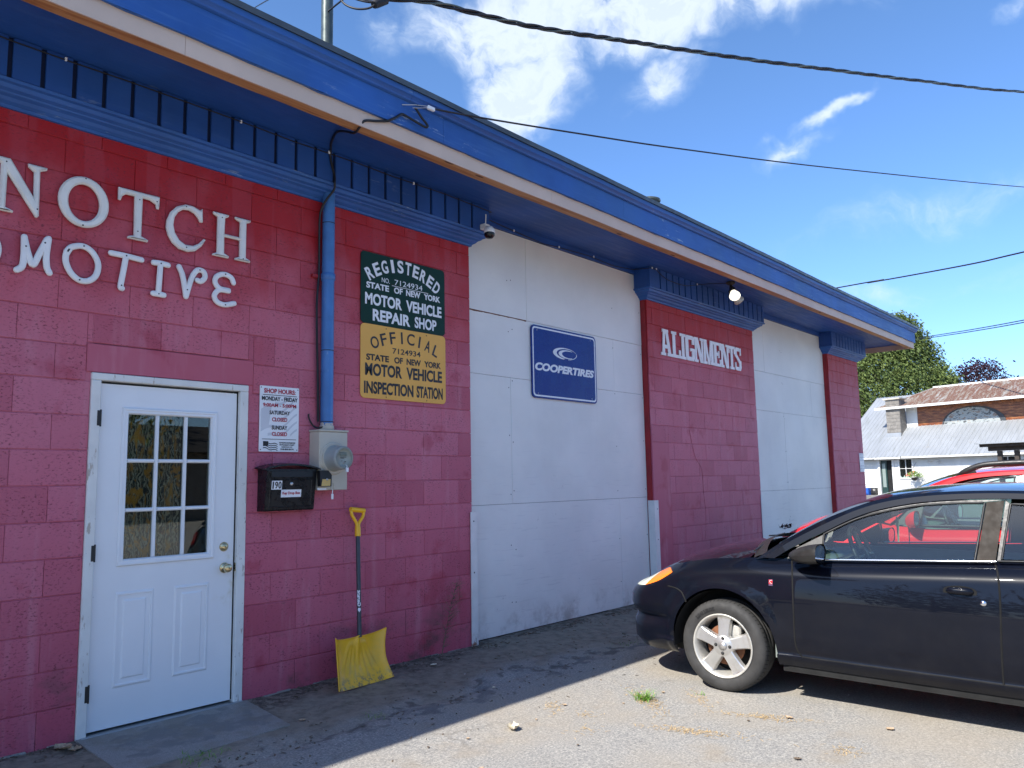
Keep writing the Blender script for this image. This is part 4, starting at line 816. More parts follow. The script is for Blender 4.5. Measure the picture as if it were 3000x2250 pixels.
# ------------------------------------------------------------------ cables
def cable(name, pts, r, label, cat='cable', mat='cable', group=None, sm=6, n=8):
    m = MB().tube(cat_rom(pts, sm), r, n); o = m.obj(name, MT[mat]); tag(o, label, cat, group); return o
TW = [(1.412, -.80, 4.765), (1.55, -.845, 4.83), (1.877, -.911, 4.925), (2.287, -.996, 4.983), (2.734, -1.088, 5.055), (3.227, -1.19, 5.160), (3.769, -1.302, 5.288), (4.613, -1.476, 5.480), (5.827, -1.727, 5.765), (7.322, -2.036, 6.135), (9.202, -2.424, 6.60), (12.913, -3.191, 7.551), (20, -4.66, 9.6)]
core = cat_rom(TW, 26); T = thing('service_drop_cable', 'thick twisted black power cable crossing the top of the sky', 'cable', TW[0])
dist = 0; S = []
for i, p in enumerate(core): dist += (p - core[max(i - 1, 0)]).length; S.append(dist)
for ph in (0, 2.1, 4.2):
    P = []
    for i, p in enumerate(core):
        t_ = (core[min(i + 1, len(core) - 1)] - core[max(i - 1, 0)]).normalized(); s_ = t_.cross(Vector((0, 0, 1))).normalized(); u_ = s_.cross(t_); a = S[i] * 10.5 / (1 + .06 * max(0, S[i] - 3)) + ph; P.append(p + (s_ * cos(a) + u_ * sin(a)) * .0125)
    MB().tube(P, .0105 if ph else .0085, 7).obj('strand', MT['cable'] if ph else MT['darksteel'], T)
MB().tube([(1.405, -.80, 4.735), (1.43, -.80, 4.76), (1.50, -.825, 4.80)], [.026, .034, .024], 10).obj('splice_wrap', MT['cable'], T)
for P in ([(1.41, -.80, 4.735), (1.37, -.77, 4.705), (1.315, -.70, 4.71), (1.275, -.62, 4.77), (1.26, -.55, 4.90), (1.35, -.3, 5.25), (1.57, -.08, 5.55)],
          [(1.41, -.80, 4.755), (1.355, -.76, 4.755), (1.31, -.68, 4.80), (1.30, -.60, 4.90), (1.4, -.3, 5.3), (1.6, -.08, 5.56)],
          [(1.42, -.80, 4.765), (1.375, -.75, 4.78), (1.335, -.68, 4.82), (1.33, -.60, 4.92), (1.45, -.3, 5.3), (1.63, -.08, 5.56)],
          [(1.43, -.80, 4.77), (1.435, -.80, 4.82), (1.46, -.70, 5.0), (1.58, -.02, 5.1)]):
    MB().tube(cat_rom(P, 6), .0075, 8).obj('drip_loop', MT['cable'], T)
cable('telephone_wire', [(1.859, -.92, 4.089), (2.308, -.992, 4.151), (3.431, -1.173, 4.328), (4.706, -1.378, 4.541), (7.654, -1.851, 5.08), (14.189, -2.902, 6.365), (22, -4.15, 8.0)], .0075, 'thin wire running from the hook on the blue fascia across the sky')
T = thing('wire_clamp', 'pale wedge clamp holding the thin wire to the blue fascia', 'clamp', (1.8, -.9, 4.08))
MB().cbox(1.80, 1.868, -.930, -.905, 4.070, 4.098, .005).obj('wedge', MT['white'], T); MB().tube([(1.80, -.915, 4.09), (1.70, -.90, 4.070), (1.66, -.875, 4.064), (1.62, -.848, 4.06)], .0035, 6).tube([(1.80, -.915, 4.080), (1.74, -.90, 4.06), (1.70, -.87, 4.058)], .003, 6).obj('wire_hook', MT['steel'], T)
m = MB().tube(cat_rom([(1.72, -.875, 4.062), (1.733, -.88, 4.047), (1.779, -.88, 4.007), (1.828, -.885, 3.967), (1.815, -.885, 3.946), (1.751, -.875, 3.957), (1.645, -.862, 3.980), (1.608, -.858, 3.982), (1.56, -.858, 3.943), (1.506, -.856, 3.905), (1.485, -.838, 3.895), (1.40, -.832, 3.868), (1.305, -.825, 3.838), (1.285, -.79, 3.789), (1.30, -.72, 3.785), (1.32, -.60, 3.84), (1.345, -.464, 3.885), (1.42, -.30, 3.886), (1.50, -.18, 3.885), (1.519, -.152, 3.857), (1.53, -.150, 3.802), (1.554, -.155, 3.716), (1.551, -.165, 3.655), (1.556, -.150, 3.60), (1.52, -.115, 3.53), (1.502, -.075, 3.46), (1.50, -.05, 3.36), (1.515, -.03, 3.0), (1.50, -.028, 2.7), (1.515, -.028, 2.2), (1.525, -.025, 1.86)], 5), .0088, 8)
o = m.obj('drop_cable', MT['cable']); tag(o, 'black cable looping under the eave and down beside the conduit', 'cable')
cable('cable_tail', [(1.436, -.035, 1.912), (1.440, -.03, 1.89), (1.456, -.03, 1.857), (1.484, -.035, 1.822), (1.515, -.05, 1.813), (1.545, -.09, 1.826)], .0065, 'short loose black cable end curling out beside the meter')
m = MB(); P = [(x / 10, -.153 - .004 * (i % 3), 3.868 + .008 * mnoise.noise(Vector((x * .13, 0, 0)))) for i, x in enumerate(range(-60, 33, 3))] + [(3.30, -.16, 3.858), (3.315, -.05, 3.87), (3.40, .02, 3.872), (3.70, .045, 3.862), (3.85, .045, 3.852), (4.07, .045, 3.838), (4.31, .045, 3.822), (4.57, .045, 3.84), (5.1, .045, 3.86), (5.6, .045, 3.84), (6.0, .03, 3.87), (6.08, -.16, 3.87), (6.195, -.16, 3.872), (6.33, -.16, 3.822), (6.465, -.16, 3.793), (6.753, -.165, 3.786), (6.942, -.165, 3.802), (7.198, -.16, 3.862), (7.34, -.25, 3.885), (7.50, -.45, 3.885)]
T = thing('eave_wire', 'thin black wire clipped along the blue frieze with white clips', 'wire', (0, -.15, 3.87)); m.tube(P, .0042, 6).obj('wire', MT['cable'], T)
for x, y, z in ((-.33, -.157, 3.868), (.78, -.157, 3.868), (2.35, -.157, 3.868), (1.50, -.163, 3.872), (3.845, .04, 3.853), (4.57, .04, 3.842), (5.2, .04, 3.865), (6.1, -.165, 3.872), (6.195, -.165, 3.878), (7.198, -.166, 3.868)): MB().cbox(x - .006, x + .006, y - .006, y + .006, z - .010, z + .012, .002).obj('clip', MT['white'], T)
cable('power_line', [(45.0, 29.4, 12.0), (28.218, 5.152, 8.384), (27.15, 3.614, 8.13), (25.889, 1.797, 7.85), (24.48, -.234, 7.56), (23.546, -1.58, 7.425), (20, -6.7, 6.9)], .022, 'twisted dark power line rising to the right above the far end of the roof')
for k, lb in ((0, 'upper of the two close parallel wires right of the conifer'), (1, 'lower of the two close parallel wires right of the conifer')):
    cable('utility_wire', [(66, 14.5, 11.9 - .1 * k), (52.505, 7.63, 9.952 - .10 * k), (45.5, 4.1, 8.93 - .1 * k), (38.842, .675, 8.017 - .1 * k), (30, -3.8, 6.9 - .1 * k)], .022, lb, group='close parallel utility wires')
cable('stay_wire', [(4.6, 6.6, 9.2), (4.069, 5.263, 8.559), (3.251, 3.323, 7.531), (2.9, 2.5, 7.1)], .008, 'short bit of thin wire crossing the sky left of the mast')

# ------------------------------------------------------------------ far notice
T = thing('notice_board', 'small white printed notice on the outer corner of the last pink pier', 'notice', (13.64, 0, 1.46)); plate('board', rrect(13.525, 13.758, 1.458, 1.80, .004, 1), -.012, -.004, MT['white'], T)
m = MB()
for r_ in range(6):
    if r_ == 3: continue
    for q in range(2): m.box(13.55 + q * .1, 13.63 + q * .1, -.0135, -.0125, 1.765 - r_ * .052, 1.787 - r_ * .052)
m.obj('print', MT['greyprint'], T)

# ------------------------------------------------------------------ weeds, grass, litter
def blade(m, p, h, w, ang, lean, seg=3):
    d = Vector((cos(ang), sin(ang), 0)); s = Vector((-d.y, d.x, 0)) * w; L = []; R_ = []
    for i in range(seg + 1):
        u = i / seg; q = Vector(p) + d * lean * u ** 1.6 + Vector((0, 0, h * u * (1 - .25 * u))); k = (1 - u) ** .7 + .03; L.append(q - s * k); R_.append(q + s * k)
    m.ladder(L, R_)
def tuft(x, y, n, h, name, label, mat='grass', cat='grass', spread=.03):
    m = MB(); z = gdet(x, y)
    for i in range(n): blade(m, (x + random.gauss(0, spread), y + random.gauss(0, spread), z - .004), h * random.uniform(.4, 1.1), random.uniform(.0018, .0035), random.uniform(0, 6.28), h * random.uniform(.2, 1.5))
    o = m.obj(name, MT[mat]); tag(o, label, cat); return o
tuft(2.72, -1.97, 110, .085, 'grass_tuft', 'bright green grass tuft growing from the sunlit asphalt')
tuft(1.33, -.90, 28, .04, 'grass_tuft', 'small green weed sprouting in the shaded asphalt seam', spread=.05)
tuft(.30, -.79, 70, .045, 'grass_tuft', 'flattened green grass at the front edge of the door step', spread=.07)['kind'] = 'stuff'
tuft(3.05, -2.22, 9, .05, 'grass_tuft', 'few green blades in front of the black car front tyre', spread=.02)
tuft(4.1, -.98, 50, .03, 'grass_tuft', 'thin green growth in the shaded seam near the bumper', spread=.10)
T = MB(); base = Vector((2.73, -.05, -.01)); stem = cat_rom([base, base + Vector((.03, -.02, .18)), base + Vector((.075, -.035, .38)), base + Vector((.13, -.05, .57))], 6); T.tube(stem, [.004 * (1 - .6 * i / len(stem)) for i in range(len(stem))], 5)
for i in range(3, len(stem)):
    for k in range(10):
        a = random.uniform(0, 6.28); L = random.uniform(.03, .11) * (1.1 - .3 * i / len(stem)) * (.5 + sin(pi * (i - 2) / (len(stem) - 1))); e = stem[i] + Vector((cos(a) * L, -abs(sin(a)) * L * .6, L * random.uniform(.2, .9))); T.tube([stem[i], stem[i].lerp(e, .5) + Vector((0, 0, -.004)), e], [.0012, .001, .0007], 3, False)
        for q in range(3): f_ = e + Vector([random.uniform(-.02, .02) for _ in range(3)]); s_ = .0028; T.add([f_, f_ + Vector((s_, 0, s_)), f_ + Vector((-s_, 0, s_ * 2))], [(0, 1, 2)])
o = T.obj('dry_weed', MT['weed']); tag(o, 'tall dry weed standing against the pink wall left of the big bay', 'weed')
def leaf(x, y, s, label, mat='leaf', curl=.4, group=None):
    m = MB(); rows = []; a0 = random.uniform(0, 6.28); ca, sa = cos(a0), sin(a0)
    for i in range(7):
        u = i / 6; w = s * .42 * sin(pi * min(1, u * .93 + .05)) ** .8 * (1 + .18 * (-1) ** i); r = []
        for v in (-1, -.5, 0, .5, 1):
            lx = (u - .5) * s; ly = v * w; r.append((x + lx * ca - ly * sa, y + lx * sa + ly * ca, gdet(x, y) + .004 + s * curl * (.5 * v * v * .5 + .5 * (u - .5) ** 2) + .002 * random.random()))
        rows.append(r)
    o = m.grid(rows).obj('fallen_leaf', MT[mat]); tag(o, label, 'leaf', group)
leaf(1.70, -1.72, .085, 'large pale curled leaf on the sunlit asphalt', 'pale_leaf', 1.0)
leaf(-.15, -.10, .10, 'crumpled pale leaf at the wall foot left of the door step', 'leaf', .6); leaf(-.11, -.16, .08, 'second crumpled leaf by the left corner of the door step', 'leaf', .4)
leaf(2.95, -2.85, .05, 'tan leaf on the sunlit ground below the black front wheel'); leaf(3.12, -3.38, .05, 'tan leaf lying near the edge of the car shadow at lower right'); leaf(2.446, -.26, .06, 'pale leaf in the litter left of the first corner guard', 'pale_leaf')
leaf(1.00, -.64, .04, 'small leaf by the right corner of the concrete step'); leaf(2.30, -3.16, .04, 'small brown leaf near the bottom edge below the car', 'litter'); leaf(2.29, -1.03, .03, 'tiny white scrap on the shaded asphalt', 'pale_leaf')
for i in range(16): leaf(random.uniform(.8, 3.0), random.uniform(-3.3, -1.6), random.uniform(.015, .035), 'tiny dry leaf scrap scattered on the sunlit asphalt', 'leaf' if i % 2 else 'litter', .5, 'leaf scraps on the asphalt')
m = MB()
for cx, cy, sx, sy, n, rot in ((2.72, -2.00, .16, .04, 260, .9), (2.35, -2.53, .035, .16, 200, .35), (2.20, -1.62, .08, .03, 60, .7), (2.87, -2.72, .03, .14, 170, .35), (3.0, -2.22, .10, .025, 70, .8), (2.23, -1.86, .05, .05, 30, 0), (1.95, -2.05, .05, .05, 30, 0), (2.6, -3.3, .06, .06, 50, 0)):
    for i in range(n):
        a = random.gauss(0, sx); b = random.gauss(0, sy); x = cx + a * cos(rot) - b * sin(rot); y = cy + a * sin(rot) + b * cos(rot); t_ = random.uniform(0, 3.14); L = random.uniform(.006, .02); z = gdet(x, y) + random.uniform(.001, .006)
        d = Vector((cos(t_) * L, sin(t_) * L, random.uniform(-.001, .003))); s_ = Vector((-sin(t_), cos(t_), 0)) * .0014; c_ = Vector((x, y, z)); m.add([c_ - d - s_, c_ - d + s_, c_ + d + s_, c_ + d - s_], [(0, 1, 2, 3)])
o = m.obj('dry_clippings', MT['straw']); tag(o, 'patches of dry straw clippings on the sunlit asphalt', 'clippings', kind='stuff')
m = MB()
for i in range(2300):
    x = random.uniform(-1, 6); r_ = random.random()
    if r_ < .55: y = -abs(random.gauss(0, .10)) - .01
    elif r_ < .8: y = random.gauss(-.95, .12)
    else: y = random.uniform(-1.6, -.05)
    if -.1 < x < 1.0 and y > -.72: continue
    if mnoise.noise(Vector((x * 2.2, y * 4, 2))) < -.05 and r_ < .8: continue
    t_ = random.uniform(0, 3.14); L = random.uniform(.003, .017); w_ = random.uniform(.001, .006); z = gdet(x, y) + random.uniform(.001, .007); d = Vector((cos(t_) * L, sin(t_) * L, random.uniform(-.002, .004))); s_ = Vector((-sin(t_) * w_, cos(t_) * w_, random.uniform(0, .003))); c_ = Vector((x, y, z)); m.add([c_ - d - s_, c_ - d + s_, c_ + d + s_, c_ + d - s_], [(0, 1, 2, 3)])
o = m.obj('ground_litter', MT['litter']); tag(o, 'dark leaf crumbs and twigs along the wall foot', 'litter', kind='stuff')
m = MB()
for i in range(900):
    x = random.uniform(-.5, 6); y = random.uniform(-4.4, -.1); s_ = random.uniform(.0015, .005) * (1 if random.random() > .05 else 2); z = gdet(x, y)
    V = [Vector((x + s_ * cos(a) * random.uniform(.7, 1.2), y + s_ * sin(a) * random.uniform(.7, 1.2), z)) for a in (0, 1.3, 2.6, 3.9, 5.1)]; V.append(Vector((x, y, z + s_ * random.uniform(.5, 1)))); m.add(V, [(k, (k + 1) % 5, 5) for k in range(5)])
o = m.obj('loose_grit', plain('loose_stone_grit', (.30, .28, .25), .85, 0, .6, 90)); tag(o, 'loose grit and tiny stones over the asphalt', 'grit', kind='stuff')

# ------------------------------------------------------------------ cars
def interp(tab, x):
    if x <= tab[0][0]: return tab[0][1]
    for (a, b), (c, d) in zip(tab[:-1], tab[1:]):
        if x <= c: return b + (d - b) * (x - a) / (c - a)
    return tab[-1][1]
def paint(name, col, flake=(.02, .03, .06), rough=.32, dust=.008, dcol=(.12, .11, .10)):
    t = NT(name); c = t.vary(col, .06, 3); sp = t.rng(t.noise(420, 2, .9), .60, .72); c = t.mix(t.math('MULTIPLY', sp, .15), c, flake)
    z = t.xyz[2]; d = t.math('MULTIPLY', t.rng(t.noise(5, 5, .7), .35, .7), t.rng(z, .75, .12, .25, 1.)); c = t.mix(t.math('MULTIPLY', d, dust * 4), c, dcol)
    t.put(t.b.inputs['Coat Weight'], 1.); t.put(t.b.inputs['Coat Roughness'], t.rng(t.noise(6, 5, .7), .4, .75, .015, .06)); t.put(t.b.inputs['Coat Normal'], t.bump(t.noise(3.0, 2), .04, .01))
    return t.done(c, rough, 0., None, Specular_IOR_Level=.05, Coat_IOR=1.29)
MT['black_paint'] = paint('black_blue_car_paint', (.0035, .0045, .009), (.012, .018, .04)); MT['red_paint'] = paint('red_car_paint', (.58, .018, .022), (.7, .05, .05), .35, .02)
MT['rubber'] = plain('tyre_rubber', (.030, .029, .028), .75, 0, .25, 9, (140, .3, .002)); MT['liner'] = plain('wheel_well_liner', (.006, .006, .006), .9, 0, .1)
MT['trim'] = plain('matt_black_trim', (.020, .019, .018), .42, 0, .15, 12, (220, .15, .001)); MT['seal'] = plain('window_seal', (.006, .006, .007), .5, 0, .05)
MT['pillar'] = plain('brown_pillar_film', (.030, .024, .019), .6, .0, .2, 7, None, Specular_IOR_Level=.18); MT['gap'] = plain('panel_gap', (.0008, .0008, .0008), .9, 0, 0)  # pillar film is dull brown-black, a little browner than the trim
t = NT('silver_alloy'); c = t.vary((.56, .55, .53), .06, 12); c = t.mix(t.rng(t.noise(9, 4, .7), .56, .75, 0, .35), c, (.30, .22, .12)); MT['alloy'] = t.done(c, .34, .75)
t = NT('alloy_dirt'); MT['alloy2'] = t.done(t.vary((.53, .51, .46), .12, 20), .45, .5); MT['rust'] = plain('rusty_disc', (.16, .065, .03), .8, .2, .3, 20); MT['chrome'] = plain('chrome', (.75, .76, .78), .12, 1., .02)
MT['amber'] = plain('amber_lens', (.95, .19, .008), .16, 0, .04, 30, None, Coat_Weight=.6); MT['lens'] = plain('frosted_lamp_lens', (.62, .64, .52), .15, 0, .06, 20, None, Coat_Weight=.6); MT['dash'] = plain('grey_green_dash_vinyl', (.20, .23, .215), .6, 0, .08, 6); MT['seat'] = plain('dark_seat_cloth', (.07, .075, .075), .85, 0, .1, 10); MT['headliner'] = plain('grey_headliner', (.22, .23, .22), .9, 0, .05)
MT['tail'] = plain('red_tail_lens', (.35, .01, .012), .15, 0, .03, 10, None, Coat_Weight=.6)
LV = [.16, .19, .215, .235, .26, .285, .298, .303, .33, .36, .385, .41, .43, .445, .46, .48, .51, .54, .57, .60, .63, .655, .68, .705, .73, .755, .78, .80, .82, .84, .86, .88, .90, .92, .94, .96, .98, 1.0, 1.03, 1.06]
def make_car(P, name, label, loc, rotz, group=None):
    T = thing(name, label, 'car', loc, rotz, group); WL[T.name] = Vector((0, 0, 0)); T.rotation_euler = (0, -P.get('pitch', 0.), rotz)
    pm = P['paint']; W = P['W']; AX = P['axles']; RW = P['rw']; RA = P['ra']; CZ = P['cz']
    ctl = [(x, y) for x, y in P['plan']]; C3 = cat_rom([(x, y, 0) for x, y in ctl], 12); pl = [(p.x, p.y) for p in C3]
    cuts = sorted(set(P['cuts'] + [a + s * r for a in AX for s in (-1, 1) for r in (RA, RA + .0015, RA * .985, RA * .95, RA * .9)]), reverse=True); st_ = []
    for i in range(len(pl) - 1):
        a, b = pl[i], pl[i + 1]; st_.append(a); inn = [c for c in cuts if (b[0] < c < a[0]) and a[1] > W * .8]
        for c in inn: u = (c - a[0]) / (b[0] - a[0]); st_.append((c, a[1] + (b[1] - a[1]) * u))
    st_.append(pl[-1]); n = len(st_); nor = []
    for i in range(n):
        a = st_[max(i - 1, 0)]; b = st_[min(i + 1, n - 1)]; d = Vector((b[0] - a[0], b[1] - a[1])).normalized(); nn = Vector((-d.y, d.x)); nn = nn if nn.dot(Vector((st_[i][0] + 1.3, st_[i][1] + .01))) > 0 else -nn
        if i == 0: nn = Vector((1, 0))
        if i == n - 1: nn = Vector((-1, 0))
        nor.append(nn)
    side_prof = P['side']; nose_prof = P['nose']
    def zb(x):
        for a in AX:
            if abs(x - a) <= RA: return CZ + sqrt(max(0, RA * RA - (x - a) ** 2)) * 1.02
        return P['sill'] if AX[1] < x < AX[0] else P['lip']
    def pt(i, z):
        x, y = st_[i]; zt = interp(P['ztop'], x); w = sstep(x, AX[0] + .28, AX[0] + .62); w = max(w, sstep(x, AX[1] - .3, AX[1] - .7))
        ins = interp(side_prof, z) * (1 - w) + interp(nose_prof, z) * w; u = max(0, 1 - (zt - z) / lerp(.11, .13, w)); ins += lerp(.085, .10, w) * u * u
        for a in AX:
            d = sqrt((x - a) ** 2 + (z - CZ) ** 2) - RA
            if z > CZ - .1 and d < .075: ins -= .013 * (1 - sstep(d, .035, .075))
        q = nor[i]; return Vector((x - q.x * ins, y - q.y * ins if y > .001 else 0, z))
    def findi(x): return min((i for i in range(n) if st_[i][1] > W * .6), key=lambda i: abs(st_[i][0] - x))
    def onbody(x, z, off=.003):
        sd_i = [i for i in range(n - 1) if st_[i][0] >= x > st_[i + 1][0]]; i = sd_i[0] if sd_i else 0; u = (x - st_[i][0]) / ((st_[i + 1][0] - st_[i][0]) or 1); p = pt(i, z).lerp(pt(i + 1, z), u); q = nor[i]; return Vector((p.x + q.x * off, p.y + q.y * off, p.z))
    MB_ = {}
    sx = P['seam']
    for i in range(n - 1):
        x = (st_[i][0] + st_[i + 1][0]) / 2; z0 = (zb(st_[i][0]), zb(st_[i + 1][0])); z1 = (interp(P['ztop'], st_[i][0]), interp(P['ztop'], st_[i + 1][0]))
        for j in range(len(LV)):
            a = LV[j]; b = LV[j + 1] if j + 1 < len(LV) else 9
            za = [min(max(a, z0[k]), z1[k]) for k in (0, 1)]; zc = [min(max(b, z0[k]), z1[k]) for k in (0, 1)]
            if zc[0] - za[0] < 1e-5 and zc[1] - za[1] < 1e-5: continue
            zm = (za[0] + zc[0]) / 2
            if zm < .30 and AX[1] < x < AX[0] - .3: nm = 'rocker_panel'
            elif x > AX[0] + sx[0] and zm < sx[1]: nm = 'front_bumper'
            elif x > P['cuts'][0]: nm = 'front_fender'
            elif x > P['cuts'][1]: nm = 'front_door'
            elif x > P['cuts'][2]: nm = 'rear_door'
            elif x < AX[1] - .45 and zm < .62: nm = 'rear_bumper'
            else: nm = 'rear_fender'
            q = [pt(i, za[0]), pt(i + 1, za[1]), pt(i + 1, zc[1]), pt(i, zc[0])]
            if zc[1] - za[1] < 1e-5: q = [q[0], q[1], q[3]]
            elif zc[0] - za[0] < 1e-5: q = [q[0], q[1], q[2]]
            for s in (1, -1):
                key = (nm, 0 if nm in ('front_bumper', 'rear_bumper') else s); m = MB_.setdefault(key, MB()); r = [(v.x, v.y * s, v.z) for v in q]; m.add(r if s > 0 else r[::-1], [tuple(range(len(r)))], True)
    parts = {}
    for k, m in MB_.items(): parts[k] = m.obj(k[0], pm, T, weld=True)
    def mir(fn, names, mat, parent=None):
        for s in (1, -1):
            m = MB(); fn(m); m.v = [(x, y * s, z) for x, y, z in m.v]; m.obj(names, mat, parent(s) if parent else T, fix=True)
    # hood and boot lid
    ih = [i for i in range(n) if st_[i][0] >= P['hood_end'] - .001]; m = MB(); rows = []
    for i in ih[::1]:
        e = pt(i, interp(P['ztop'], st_[i][0])); c_ = interp(P['hcrown'], st_[i][0]); rows.append([(e.x + (.02 * (1 - f * f)) * 0, e.y * f, e.z - .001 + c_ * (1 - abs(f) ** 2.3)) for f in [k / 10 for k in range(-10, 11)]])
    m.grid(rows); hood = m.obj('hood', P.get('hoodpaint', pm), T, weld=True)
    it = [i for i in range(n) if st_[i][0] <= P['deck_start']]; m = MB(); rows = []
    for i in it: e = pt(i, interp(P['ztop'], st_[i][0])); rows.append([(e.x, e.y * f, e.z + .03 * (1 - f * f)) for f in [k / 6 for k in range(-6, 7)]])
    m.grid(rows); m.obj('tail_panel', pm, T, weld=True)
    # greenhouse
    NS = 64
    def samp(L): C_ = cat_rom([(a, 0, b) for a, b in L], 12); out = []; k = len(C_) - 1; return [C_[round(k * i / NS)] for i in range(NS + 1)]
    ys = lambda z: P['gy'] - (z - P['gz']) * P['gt']
    R_ = [Vector((p.x, ys(p.z) - P.get('rin', .022), p.z)) for p in samp(P['rail'])]; Dp = [Vector((p.x, ys(p.z) + .006, p.z)) for p in samp(P['drip'])]
    def f(m):
        mid = [a.lerp(b, .5) + Vector((0, .012, .008)) for a, b in zip(R_, Dp)]; m.ladder(R_, mid); m.ladder(mid, Dp); m.ladder(Dp, [p + Vector((0, -.012, -.002)) for p in Dp])
    mir(f, 'roof_rail', pm)
    iw = min(range(NS + 1), key=lambda i: abs(R_[i].x - P['ws_top'])); ir = min(range(NS + 1), key=lambda i: abs(R_[i].x - P['rw_top']))
    def arch(a, b, bx, bz, mat, nm):
        m = MB(); rows = []
        for i in range(a, b + 1): u = (i - a) / max(1, b - a); rows.append([(R_[i].x + lerp(bx[0], bx[1], u) * (1 - g * g), R_[i].y * g, R_[i].z + lerp(bz[0], bz[1], u) * (1 - g * g)) for g in [k / 10 for k in range(-10, 11)]])
        return m.grid(rows).obj(nm, mat, T, weld=True)
    arch(0, iw, (P['wsb'], .05), (P['wsz'], .04), MT['autoglass'], 'windshield'); roof_o = arch(iw, ir, (.05, -.05), (.04, .045), pm, 'roof_panel'); arch(ir, NS, (-.05, -.2), (.05, .05), MT['autoglass'], 'rear_window')
    m = MB(); rows = [[(R_[i].x, R_[i].y * g * .98, R_[i].z - .035 + .05 * (1 - g * g)) for g in (-1, -.5, 0, .5, 1)] for i in range(iw, ir)]; m.grid(rows); m.obj('headlining', MT['headliner'], T)
    # side glazing
    for k_, (tp, bt_, nm, fr) in enumerate(P['windows']):
        def f2(m, tp=tp, bt_=bt_, off=-.006):
            A = cat_rom([(a, 0, b) for a, b in tp], 8); B = [Vector((lerp(bt_[0][0], bt_[1][0], i / (len(A) - 1)), 0, lerp(bt_[0][1], bt_[1][1], i / (len(A) - 1)))) for i in range(len(A))]
            m.grid([[Vector((lerp(a.x, b.x, q), ys(lerp(a.z, b.z, q)) + off + .010 * sin(pi * q), lerp(a.z, b.z, q))) for q in (0, .25, .5, .75, 1)] for a, b in zip(A, B)])
        mir(f2, nm, MT['autoglass'])
        def f3(m, tp=tp, bt_=bt_):
            A = cat_rom([(a, 0, b) for a, b in tp], 8); L = [Vector((bt_[0][0], 0, bt_[0][1]))] + A + [Vector((bt_[1][0], 0, bt_[1][1]))]
            m.tube([Vector((p.x, ys(p.z) - .002, p.z)) for p in L], .0075, 6)
        mir(f3, 'window_seal', MT['seal'])
    for poly, mt, nm in P['side_plates']:
        def f4(m, poly=poly):
            A = [Vector((a, ys(b) - .0045, b)) for a, b in poly]; B = [p + Vector((0, -.012, 0)) for p in A]; k = len(A); m.add(A, [tuple(range(k))]); m.add(A + B, [(i, i + k, (i + 1) % k + k, (i + 1) % k) for i in range(k)])
        mir(f4, nm, MT[mt] if mt in MT else pm)
    for a, b, mt, nm, r in P['lines']:
        def f5(m, a=a, b=b, r=r):
            k = 14; m.tube([Vector((lerp(a[0], b[0], i / k), ys(lerp(a[1], b[1], i / k)) + .007, lerp(a[1], b[1], i / k))) for i in range(k + 1)], r, 6)
        mir(f5, nm, MT[mt])
    for L in P['gaps']:
        def f6(m, L=L): m.tube([onbody(a, b, -.0012) for a, b in cat_xy(L)], .0058, 6)
        mir(f6, 'panel_gap', MT['gap'])
    # floor pan, wheel wells, inner walls
    m = MB(); m.box(AX[1] + RA + .02, AX[0] - RA - .02, -W * .93, W * .93, .19, .25).box(AX[0] + RA + .02, AX[0] + .62, -W * .7, W * .7, .19, .3).box(AX[0] - RA - .02, AX[0] + RA + .02, -W * .66, W * .66, .19, .3).box(AX[1] - RA - .02, AX[1] + RA + .02, -W * .62, W * .62, .19, .3).box(AX[1] - .95, AX[1] - RA - .02, -W * .8, W * .8, .24, .3); m.obj('underbody', MT['liner'], T)
    for a in AX:
        def fw(m, a=a):
            rr = RA - .004; A = [Vector((a + rr * cos(t_), W - .028, CZ + rr * sin(t_))) for t_ in [pi * k / 20 - .12 + .012 * k for k in range(21)]]; B = [p + Vector((0, -.26, 0)) for p in A]; m.ladder(A, B); m.add(B, [tuple(range(21))])
        mir(fw, 'wheel_well', MT['liner'])
    m = MB(); bz = P['gz'] - .03; m.box(P['hood_end'] - .05, P['hood_end'] - .03, -W * .85, W * .85, .25, bz).box(AX[1] - .2, AX[1] - .18, -W * .8, W * .8, .25, bz); m.obj('bulkhead', MT['liner'], T)
    def fd(m): m.box(AX[1] + .2, P['hood_end'] - .1, W * .80, W * .84, .25, bz + .01)
    mir(fd, 'door_card', MT['dash'])
    # cabin
    dx = P['dash']; m = MB(); m.grid([[(dx + a, y, P['gz'] + b - .05 * (y / .7) ** 2) for y in (-.7, -.35, 0, .35, .7)] for a, b in ((.48, -.09), (.30, -.02), (.10, .012), (.0, -.005), (-.05, -.07), (-.04, -.3))]); m.obj('dashboard', MT['dash'], T)
    m = MB(); m.lathe([(.0, .0), (.12, .0), (.13, -.03)], (dx + .06, .38, P['gz'] + .0), (-1, 0, .35), 20); m.obj('instrument_hood', MT['trim'], T)
    sw = Vector((dx - .20, .37, P['gz'] + .015)); an = Vector((-1, 0, .42)).normalized(); e1 = Vector((0, 1, 0)); e2 = an.cross(e1); m = MB()
    m.tube([sw + (e1 * cos(2 * pi * k / 28) + e2 * sin(2 * pi * k / 28)) * .185 for k in range(29)], .015, 8, cap=False)
    for k in (0.1, pi - .1, -pi / 2): m.tube([sw, sw + (e1 * cos(k) + e2 * sin(k)) * .18], .018, 6)
    m.lathe([(0, .02), (.05, .015), (.065, -.02)], sw, an, 14).tube([sw, sw - an * .25], .03, 8); m.obj('steering_wheel', MT['trim'], T)
